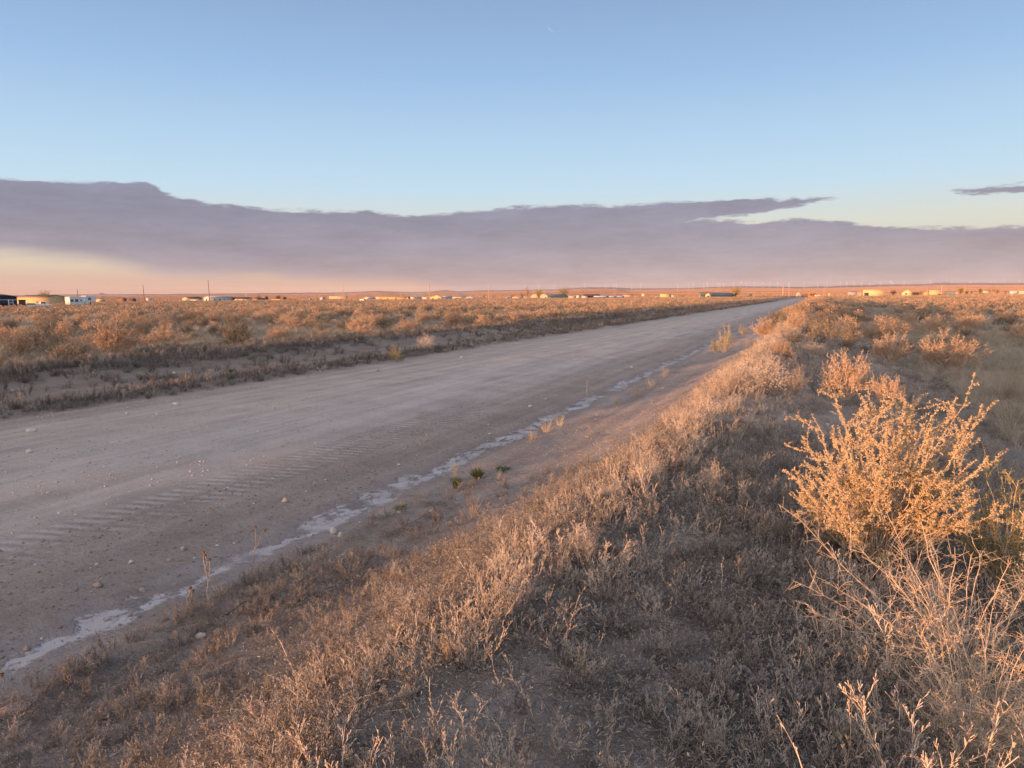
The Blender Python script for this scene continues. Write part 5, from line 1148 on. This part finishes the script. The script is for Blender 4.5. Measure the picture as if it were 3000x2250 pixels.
# ------------------------------------------------------------------ the golden bush and its bare neighbours
def fan_bush(name, label, base_px, tips, seed, nint, mats, leafy=1.0, depth_spread=.5, r0=.012, sec=8, ls=.015, hull=None, parent_cat='shrub', spur=False):
    rng = np.random.default_rng(seed); p = ground_at(*base_px); d = float((p-np.array([0, 0, EYE]))@Fv); k = d/FPX
    g = Geo(); L = Geo(); Rh = np.array([Rv[0], Rv[1], 0]); Rh /= np.linalg.norm(Rh); Fh = np.array([-Rh[1], Rh[0], 0])
    T = []
    for (tx, ty) in tips: T.append((tx, ty, rng.uniform(-depth_spread, depth_spread)))
    tp = np.array(tips, float)
    for _ in range(nint):
        a = tp[rng.integers(0, len(tp))]; f = rng.uniform(.52, .97); q = np.array(base_px)+(a-np.array(base_px))*f+rng.normal(size=2)*[22, 18]
        T.append((q[0], q[1], rng.uniform(-1, 1)*depth_spread*1.2))
    for (tx, ty, dz_) in T:
        tgt = Rh*(tx-base_px[0])*k+np.array([0, 0, (base_px[1]-ty)*k])+Fh*dz_
        ln = np.linalg.norm(tgt); b = np.append(rng.normal(size=2)*.035, -.03); n = 8; f = np.linspace(0, 1, n+1)[:, None]
        P = b+(tgt-b)*np.concatenate([f**1.12, f**1.12, f**.92], 1); P[1:-1] += rng.normal(size=(n-1, 3))*ln*.012
        rr = np.linspace(r0*rng.uniform(.45, 1), r0*.16, n+1); g.segs(P[:-1], P[1:], rr[:-1], rr[1:], 0, 5)
        for j in range(int(sec*rng.uniform(.7, 1.3))):
            f = rng.uniform(.28, .98)**.8*(n-.01); i = int(f); q = P[i]+(P[i+1]-P[i])*(f-i); ax = unit(P[i+1]-P[i])
            dd = unit(ax*.55+sph(rng, 1)[0]*.8+np.array([0, 0, .35])); Lb = ln*rng.uniform(.10, .24)*(1 if not spur else .7); Q = stem_path(rng, q, dd, Lb, 4, .13, .03)
            g.segs(Q[:-1], Q[1:], r0*.22, r0*.13, 0)
            for jj in range(3):
                f2 = rng.uniform(.2, .95)*3.99; i2 = int(f2); q2 = Q[i2]+(Q[i2+1]-Q[i2])*(f2-i2); d2 = unit(unit(Q[i2+1]-Q[i2])*.4+sph(rng, 1)[0])
                e2 = q2+d2*rng.uniform(.025, .07)*(1.3 if spur else 1); g.segs([q2], [e2], r0*.13, r0*.08, 0)
                nl = int(7*leafy*rng.uniform(.5, 1.4))
                if nl: C = q2+(e2-q2)*rng.uniform(.2, 1, nl)[:, None]; L.leaves(C, unit(d2*.3+sph(rng, nl)), rng.uniform(.6, 1.2, nl)*ls, ls*.5, 0, rng)
            nl = int(26*leafy*rng.uniform(.6, 1.3))
            if nl:
                tt = rng.uniform(.15, 1, nl)*3.99; ii = tt.astype(int); C = Q[ii]+(Q[ii+1]-Q[ii])*(tt-ii)[:, None]; L.leaves(C, unit(unit(Q[ii+1]-Q[ii])*.4+sph(rng, nl)), rng.uniform(.6, 1.25, nl)*ls, ls*.5, 0, rng)
        nl = int(60*leafy)
        if nl:
            tt = rng.uniform(.62, 1, nl)*(n-.01); ii = tt.astype(int); C = P[ii]+(P[ii+1]-P[ii])*(tt-ii)[:, None]; L.leaves(C, unit(unit(P[ii+1]-P[ii])*.3+sph(rng, nl)), rng.uniform(.6, 1.25, nl)*ls, ls*.5, 0, rng)
        if spur:
            ns = int(ln*34); tt = rng.uniform(.12, 1, ns)*(n-.01); ii = tt.astype(int); C = P[ii]+(P[ii+1]-P[ii])*(tt-ii)[:, None]; D = unit(unit(P[ii+1]-P[ii])*.35+sph(rng, ns)); g.segs(C, C+D*rng.uniform(.015, .07, ns)[:, None], r0*.15, r0*.08, 0)
    t = thing(name, label, parent_cat, (p[0], p[1], p[2]))
    link('branches', g.mesh('branches', [mats[0]]), t)
    if L.n: link('foliage', L.mesh('foliage', [mats[1]]), t)
    return t
tipsA = [(2299, 1354), (2305, 1439), (2323, 1500), (2343, 1319), (2392, 1274), (2421, 1229), (2440, 1158), (2477, 1173), (2492, 1166), (2560, 1190), (2600, 1175), (2652, 1155), (2685, 1184), (2739, 1178), (2775, 1186), (2800, 1240), (2862, 1228), (2850, 1280), (2835, 1360), (2820, 1404), (2750, 1460), (2620, 1230), (2530, 1240), (2700, 1260), (2450, 1300), (2380, 1380), (2780, 1320), (2740, 1400), (2400, 1480)]
fan_bush('saltbush', 'big golden sunlit leafy bush in the right foreground', (2562, 1668), tipsA, 11, 62, [M_BARK, M_GOLD], 2.1, .38, .0068, 8, .014)
tipsB = [(2271, 1649), (2325, 1513), (2300, 1720), (2350, 1640), (2460, 1560), (2520, 1620), (2600, 1500), (2678, 1540), (2690, 1640), (2750, 1560), (2800, 1560), (2830, 1620), (2900, 1600), (2960, 1660), (3010, 1740), (3040, 1830), (2420, 1800), (2380, 1900), (2560, 1760)]
fan_bush('bare_bush', 'bare pale thorny bush spreading below the golden bush', (2822, 2010), tipsB, 12, 26, [M_BARK, M_GOLD], .05, .30, .0062, 8, .012, spur=True)
tipsC = [(2900, 1960), (2790, 1930), (2960, 1900), (3040, 1940), (3080, 2010), (2720, 2010), (2680, 2080), (2760, 1890), (2860, 1880), (3100, 1880), (2650, 1950), (3000, 1800), (2600, 2120), (2560, 2200), (3060, 2120), (2520, 2060), (2700, 1900), (2950, 2080), (2830, 2050), (2990, 1860), (2740, 2150)]
fan_bush('bare_bush', 'dense tangle of pale bare twigs in the bottom right corner', (2880, 2240), tipsC, 13, 80, [M_BARK, M_GOLD], .15, .35, .0045, 9, .010, spur=True)
tipsD = [(2880, 1420), (2930, 1390), (2985, 1450), (3030, 1420), (2850, 1500), (2830, 1580), (3060, 1520), (2900, 1560), (2960, 1520)]
fan_bush('saltbush', 'shaded grey-green bush at the right edge behind the golden bush', (2950, 1760), tipsD, 14, 34, [M_BARK, M_OLIVE], .8, .3, .007, 6)
tipsE = [(3000, 1500), (3040, 1560), (2990, 1620), (3080, 1600)]
fan_bush('saltbush', 'golden leafy bush cut off by the right edge', (3060, 1900), tipsE, 15, 14, [M_BARK, M_GOLD], .7, .2, .008, 6)

# ------------------------------------------------------------------ grass clumps and stalks beside the ditch
KT = {'straw': [tuft(90+i, .30, 46, .45, .004, .25).mesh('dry_clump', [M_STRAW]) for i in range(3)], 'green': [tuft(95+i, .22, 320, .55, .006, .2).mesh('green_clump', [M_GREEN]) for i in range(2)],
      'forb': [bush(97, R=.3, H=.3, nst=20, twigs=6, nleaf=10, ls=.03, lw=.014, r0=.002, gap=.2).mesh('green_forb', [M_OLIVE, M_GREEN])]}
def clump(px, py, w, h, kind, label, group='grass clumps beside the ditch', topk=None, name='grass_clump', cat='grass clump'):
    p, R, H = size_at(px, py, w, h); kh = .30 if kind != 'green' else .22
    i = int(px) % len(KT[kind]); me = KT[kind][i]
    if topk is None: o = link(name, me, None, (p[0], p[1], p[2]-.01), (0, 0, px), (R/.16, R/.16, H/kh)); return tag(o, label, cat, group)
    t = thing(name, label, cat, (p[0], p[1], p[2]-.01), 0, group); link('green_blades', me, t, None, (0, 0, px), (R/.14, R/.14, H*.62/kh)); link('dry_blades', KT[topk][0], t, (0, 0, 0), (0, 0, 1), (R/.17, R/.17, H/.30)); return t
clump(1399, 1403, 54, 62, 'green', 'tallest green grass clump with brown tips beside the salt streak', topk='straw')
clump(1338, 1433, 46, 38, 'green', 'lower green grass clump left of the tallest green one')
clump(1472, 1378, 32, 16, 'forb', 'small flat green weed right of the tallest green clump', name='green_weed', cat='weed')
clump(1171, 1492, 30, 16, 'forb', 'small flat green weed at the edge of the salt streak', name='green_weed', cat='weed')
clump(411, 1113, 24, 30, 'green', 'small green and brown tuft on the left strip, nearest the left edge', 'tufts on the left roadside strip', topk='straw')
clump(676, 1097, 20, 20, 'green', 'small dark green tuft on the left strip, second from the left', 'tufts on the left roadside strip')
clump(755, 1087, 14, 10, 'green', 'tiny dark tuft on the left strip right of two others', 'tufts on the left roadside strip')
clump(1343, 1012, 22, 12, 'green', 'tiny green tuft on the left strip near the dry shrub', 'tufts on the left roadside strip')
clump(1334, 1412, 34, 72, 'straw', 'thin tall straw stalks behind the green clumps')
clump(1560, 1290, 60, 40, 'straw', 'left tuft of pale straw on the ditch edge')
clump(1600, 1268, 60, 48, 'straw', 'middle tuft of pale straw on the ditch edge')
clump(1640, 1250, 44, 40, 'straw', 'right tuft of pale straw on the ditch edge')
clump(1867, 1164, 34, 46, 'straw', 'upright pale tuft further up the ditch')
clump(1905, 1140, 38, 42, 'straw', 'second upright pale tuft further up the ditch')
clump(1806, 1182, 40, 30, 'straw', 'short tuft at the broken part of the salt streak')
clump(1950, 1105, 40, 36, 'straw', 'pale tuft between the ditch and the yellow-green shrub')
clump(646, 1755, 80, 60, 'straw', 'yellowish grass clump beside the tall dry flower stalks', topk='straw')
clump(1052, 1610, 34, 40, 'straw', 'small yellow tuft on the bare slope')
clump(1150, 1640, 70, 50, 'straw', 'loose straw tuft on the bare slope right of the small yellow one')
clump(1390, 1515, 70, 78, 'straw', 'spiky pale dead tuft below the green clumps')
clump(2190, 1018, 20, 34, 'straw', 'narrow straw tuft right of the yellow-green ditch shrub')
def stalk(px, py, tops, label, heads=True, w=.0035):
    p = ground_at(px, py); d = float((p-np.array([0, 0, EYE]))@Fv); k = d/FPX; rng = np.random.default_rng(int(px)); Rh = np.array([Rv[0], Rv[1], 0]); t = thing('flower_stalk', label, 'dry flower', p, 0, 'dry flower stalks by the ditch'); g = Geo(); fork = None
    mh = mat_paint('dry_head', (0.27, 0.17, 0.11), .9, .2, 30)
    for i, (tx, ty) in enumerate(tops):
        tgt = Rh*(tx-px)*k+np.array([0, 0, (py-ty)*k]); st_ = np.zeros(3) if fork is None else fork; n = 6; P = st_+(tgt-st_)*np.linspace(0, 1, n+1)[:, None]; P[1:-1] += rng.normal(size=(n-1, 3))*.008
        if fork is None: fork = P[3]; P[0, 2] = -.02
        g.segs(P[:-1], P[1:], w, w*.8, 0, 5)
        if heads:
            h = Geo(); c = P[-1]; nn = 40; D = sph(rng, nn); h.leaves(np.repeat(c[None], nn, 0), D, .016, .008, 0, rng); h.segs([c-[0, 0, .008]], [c+[0, 0, .008]], .009, .012, 0, 8); link('seed_head', h.mesh('seed_head', [mh]), t)
    o = link('stem', g.mesh('stem', [M_STEM]), t); return t
stalk(741, 1694, [(755, 1542), (782, 1552)], 'tall forked dry flower stalk above the salt streak')
stalk(615, 1789, [(606, 1613), (622, 1636), (610, 1622)], 'dry flower stalk with three brown heads over the yellowish grass clump')
stalk(542, 1816, [(563, 1721), (570, 1730)], 'shorter dry flower stalk left of the three-headed one')
stalk(18, 2033, [(2, 1938), (10, 1975)], 'dark dry flower stalk at the left edge')
stalk(1720, 1195, [(1718, 1115), (1716, 1160)], 'thin dark stalk standing in the road shoulder by the ditch')

# ------------------------------------------------------------------ stones, sticks, log
def rock_mesh(seed, flat=.6, rough=.25):
    rng = np.random.default_rng(seed); bm_v = []; n, m = 12, 7; V = []; F3 = []; F4 = []
    for i in range(1, m):
        th = math.pi*i/m
        for j in range(n): V.append((math.sin(th)*math.cos(2*math.pi*j/n), math.sin(th)*math.sin(2*math.pi*j/n), math.cos(th)))
    V = [(0, 0, 1)]+V+[(0, 0, -1)]; V = np.array(V); last = len(V)-1
    planes = unit(rng.normal(size=(9, 3)))
    for pl in planes:
        c = rng.uniform(.62, .9); s_ = V@pl; V = V-np.outer(np.maximum(s_-c, 0), pl)
    V *= 1+rough*(vnoise(V[:, 0]*2+seed, V[:, 1]*2+V[:, 2]*3, seed))[:, None]; V[:, 2] *= flat
    for j in range(n): F3.append((0, 1+j, 1+(j+1) % n)); F3.append((last, last-n+(j+1) % n, last-n+j))
    for i in range(m-2):
        for j in range(n): a = 1+i*n+j; b2 = 1+i*n+(j+1) % n; F4.append((a, a+n, b2+n, b2))
    return V, np.array(F3), np.array(F4)
M_ROCKP = mat_paint('stone_pale', (0.58, 0.53, 0.46), .9, .12, 14, .2, .4); M_ROCKG = mat_paint('stone_grey', (0.40, 0.36, 0.32), .9, .14, 14, .2, .4)
M_ROCKR = mat_paint('clay_clod', (0.38, 0.27, 0.21), .95, .15, 10, .1, .6); M_CLOD = mat_paint('soil_clod', (0.31, 0.26, 0.22), .95, .15, 10, .1, .5); M_RS = mat_paint('road_gravel', (0.46, 0.40, 0.34), .95, .15, 10, .1, .3)
def rock(px, py, w, h, mat, label, name='stone'):
    p, R, H = size_at(px, py+h*.35, w, h); V, F3, F4 = rock_mesh(int(px*7+py) % 9973); V = V*np.array([R, R*.8, max(H*.9, R*.35)]); me = mkmesh(name, V, [F3, F4], mat)
    o = link(name, me, None, (p[0], p[1], p[2]+H*.18), (0, 0, px)); tag(o, label, 'stone', 'loose stones')
for a in [(836, 1466, 22, 20, M_ROCKG, 'rounded grey stone alone on the road shoulder beside the tyre tread'), (93, 1259, 34, 15, M_ROCKP, 'wide pale stone at the left road edge'), (86, 1322, 22, 16, M_ROCKP, 'pale stone below the wide pale one at left'),
          (373, 1212, 14, 12, M_ROCKP, 'small white stone on the left road edge beside a dark twig'), (460, 1212, 14, 8, M_ROCKP, 'flat white stone right of the small white one at the left road edge'), (515, 1182, 24, 12, M_ROCKP, 'pale broken stones on the left road edge'),
          (357, 1134, 12, 7, M_ROCKP, 'flat white stone on the bare left strip'), (344, 1111, 12, 7, M_ROCKP, 'white stone at the foot of the left bank'), (509, 1092, 12, 7, M_ROCKP, 'white stone right of the green and brown tuft at the bank foot'), (35, 1144, 14, 8, M_ROCKP, 'whitish stone on the left strip near the left edge'),
          (271, 1093, 10, 7, M_ROCKP, 'white stone on the left bank grass'), (1553, 1190, 16, 8, M_ROCKP, 'white flat stone on the road shoulder left of the ditch'), (1600, 1169, 13, 9, M_ROCKG, 'grey stone above the white flat one on the road shoulder'), (1435, 1270, 14, 6, M_ROCKP, 'pale flat stone between the tread marks and the salt streak'),
          (1431, 1244, 9, 7, M_ROCKG, 'small brown-grey stone above the pale flat one'), (1169, 1362, 11, 7, M_ROCKP, 'small whitish stone on the rough shoulder in mid picture'), (1352, 1047, 18, 7, M_ROCKP, 'pale flat stone on the far edge of the road'), (1108, 1085, 12, 8, M_ROCKR, 'reddish stone on the left shoulder below the pale shrub'),
          (757, 1264, 9, 6, M_ROCKP, 'small white stone alone on the smooth road surface'), (945, 1049, 9, 6, M_ROCKP, 'small white stone on the far left strip above the pale stick'), (976, 1554, 26, 24, M_ROCKP, 'pointed white stone at the right edge of the salt streak'), (997, 1566, 16, 18, M_ROCKP, 'smaller white stone beside the pointed one'),
          (759, 1694, 28, 18, M_ROCKG, 'grey stone at the foot of the forked flower stalk'), (289, 1710, 36, 22, M_CLOD, 'large brown clod on the shoulder at lower left'), (418, 1726, 22, 16, M_ROCKG, 'pale grey stone right of the large brown clod'), (81, 1902, 26, 18, M_ROCKR, 'reddish clod at the left beside the salt streak'),
          (384, 1649, 16, 12, M_ROCKP, 'pale stone above the grey one on the lower left shoulder'), (538, 1606, 18, 18, M_ROCKG, 'brown-grey stone on the shoulder above the flower stalks'), (498, 1640, 18, 11, M_ROCKG, 'flat grey stone left of the brown-grey one'), (723, 2115, 32, 22, M_ROCKP, 'tan rounded stone among the weeds at the bottom'),
          (949, 1925, 12, 10, M_ROCKG, 'small grey stone on the slope among thin weeds'), (1211, 1686, 22, 11, M_ROCKP, 'long white stone on the bare slope'), (1486, 1534, 13, 9, M_ROCKR, 'tan stone near the crest on the bare slope'), (1362, 2092, 30, 22, M_ROCKG, 'grey-tan stone half hidden in the foreground weeds'),
          (1063, 1812, 12, 10, M_ROCKG, 'small grey stone at the foot of the brown twiggy clump'), (2136, 1568, 80, 18, M_ROCKG, 'flat grey slab in the shade left of the golden bush'), (588, 1862, 36, 22, M_ROCKP, 'angular white stone at the start of the slope weeds'), (1265, 1497, 22, 9, M_ROCKP, 'flat whitish stone right of the small green weed'),
          (1170, 1500, 14, 6, M_ROCKP, 'thin pale stone chip by the small green weed'), (45, 2079, 100, 34, M_ROCKR, 'reddish cracked clay slab in the lower left corner'), (2910, 1240, 34, 8, M_ROCKP, 'pale stone lying in the shaded grass on the right'), (1850, 1075, 12, 6, M_ROCKP, 'whitish stone on the far part of the road')]:
    rock(*a)
def stick(pts_, r, mat, label, name='stick', cat='stick', lift=.01):
    P = []
    for (px, py, hh) in pts_: q = ground_at(px, py); q[2] += hh+lift; P.append(q)
    P = np.array(P); o0 = P[0].copy(); g = Geo(); Q = P-o0; n = len(Q); rr = np.linspace(r, r*.55, n); g.segs(Q[:-1], Q[1:], rr[:-1], rr[1:], 0, 7)
    return tag(link(name, g.mesh(name, [mat]), None, o0), label, cat)
M_OLDW = mat_paint('weathered_wood', (0.27, 0.23, 0.20), .95, .2, 25, .1, .5)
stick([(655, 1812, .0), (690, 1795, .02), (712, 1780, .03), (738, 1772, .02)], .008, mat_paint('black_twig', (.06, .05, .05), .9), 'dark curved twig on the slope right of the flower stalks')
stick([(916, 1071, .0), (930, 1082, .03), (941, 1092, .0)], .02, M_BARK, 'pale bent stick on the far left strip')
stick([(2178, 1985, .03), (2215, 2030, .04), (2262, 2075, .035), (2330, 2130, .02)], .014, M_OLDW, 'weathered grey branch lying in the shaded weeds', 'fallen_branch', 'branch')
stick([(1160, 1560, .0), (1215, 1535, .02), (1280, 1500, .03)], .005, M_OLDW, 'thin grey twig on the bare slope below the green clumps')
stick([(480, 1858, .01), (560, 1845, .02), (640, 1835, .02)], .006, M_OLDW, 'long thin twig under the angular white stone')
stick([(2350, 1790, .02), (2420, 1800, .05), (2520, 1850, .04)], .006, M_OLDW, 'thin dead stem in the shade below the golden bush')
def stake(px, py, h, label):
    p, R, H = size_at(px, py, 3, h); t = thing('marker_stake', label, 'stake', p, 0, 'marker stakes'); g = Geo(); box_g(g, -.035, .035, -.02, .02, -.05, H); part('post', g, WHITE, t); g = Geo(); box_g(g, -.045, .045, -.03, .03, H, H+.06); part('cap', g, M_ROCKR, t)
stake(2023, 910, 11, 'short white marker stake in the dark left verge near the road end')
stake(258, 946, 16, 'thin pale marker stake in the left field below the fifth-wheel trailer')

# loose gravel and clods (uncountable)
def rmesh(i, mat, flat):
    V, F3, F4 = rock_mesh(600+i, flat); return mkmesh('pebble_%d' % i, V, [F3, F4], mat)
peb = [rmesh(0, M_RS, .5), rmesh(1, M_RS, .6), rmesh(2, M_ROCKP, .55), rmesh(3, M_ROCKG, .6), rmesh(4, M_CLOD, .7), rmesh(5, M_CLOD, .6), rmesh(6, M_ROCKR, .6)]
def peb_pick(x, y):
    r = RNG.uniform(size=len(x)); rough = (x > -7.4)
    return np.where(rough, np.where(r < .45, 4, np.where(r < .8, 5, np.where(r < .9, 6, np.where(r < .95, 3, 2)))), np.where(r < .38, 0, np.where(r < .76, 1, np.where(r < .84, 2, np.where(r < .94, 3, 6))))).astype(int)
def road_d(x, y): return np.where(x > -7.4, .85*sstep(x, -7.4, -6.6)*(x < -5.2)+.35*(x >= -5.2), .20+.9*np.exp(-((x+14.1)/.5)**2)+.10*np.exp(-((x+10.6)/.8)**2)+.3*(x < -15))*(0.4+.9*(vnoise(x*.9, y*.35, 91)+.5))
A = [pts_in(-19, -2.0, 1, 14, 330, road_d), pts_in(-19, -2.6, 14, 40, 90, road_d), pts_in(-19, -4.5, 40, 120, 4, road_d)]
xy = [np.concatenate([a[k] for a in A]) for k in (0, 1)]
n = len(xy[0]); x, yv = xy; s_ = (.005+.019*RNG.uniform(size=n)**5)*(1+.35*sstep(yv, 14, 90))*np.where(x > -7.4, .85, 1.0)
sc3 = np.stack([s_, s_*RNG.uniform(.6, 1, n), s_*RNG.uniform(.7, 1.1, n)], 1)
scatter('gravel', 'loose gravel and soil clods scattered over the road and shoulders', peb, np.stack([x, yv, hz(x, yv)+s_*.2], 1), RNG.uniform(0, 6.28, n), sc3, peb_pick(x, yv))

# ------------------------------------------------------------------ air
HAZE = 1.8e-5
if HAZE:
    V = [(-14500, -3500, -3.5), (15000, -3500, -3.5), (15000, 19500, -3.5), (-14500, 19500, -3.5), (-14500, -3500, 290), (15000, -3500, 290), (15000, 19500, 290), (-14500, 19500, 290)]
    hm = bpy.data.materials.new('haze_air'); hm.use_nodes = True; hn = hm.node_tree; hn.nodes.remove(hn.nodes['Principled BSDF'])
    pv = hn.nodes.new('ShaderNodeVolumePrincipled'); pv.inputs['Color'].default_value = (.95, .93, .95, 1); pv.inputs['Density'].default_value = HAZE; pv.inputs['Anisotropy'].default_value = 0.0
    hn.links.new(pv.outputs[0], hn.nodes['Material Output'].inputs['Volume'])
    tag(link('haze', mkmesh('haze', V, np.array([(0, 3, 2, 1), (4, 5, 6, 7), (0, 1, 5, 4), (1, 2, 6, 5), (2, 3, 7, 6), (3, 0, 4, 7)]), hm)), 'thin evening haze over the plain', kind='stuff')
    scene.cycles.volume_bounces = 0
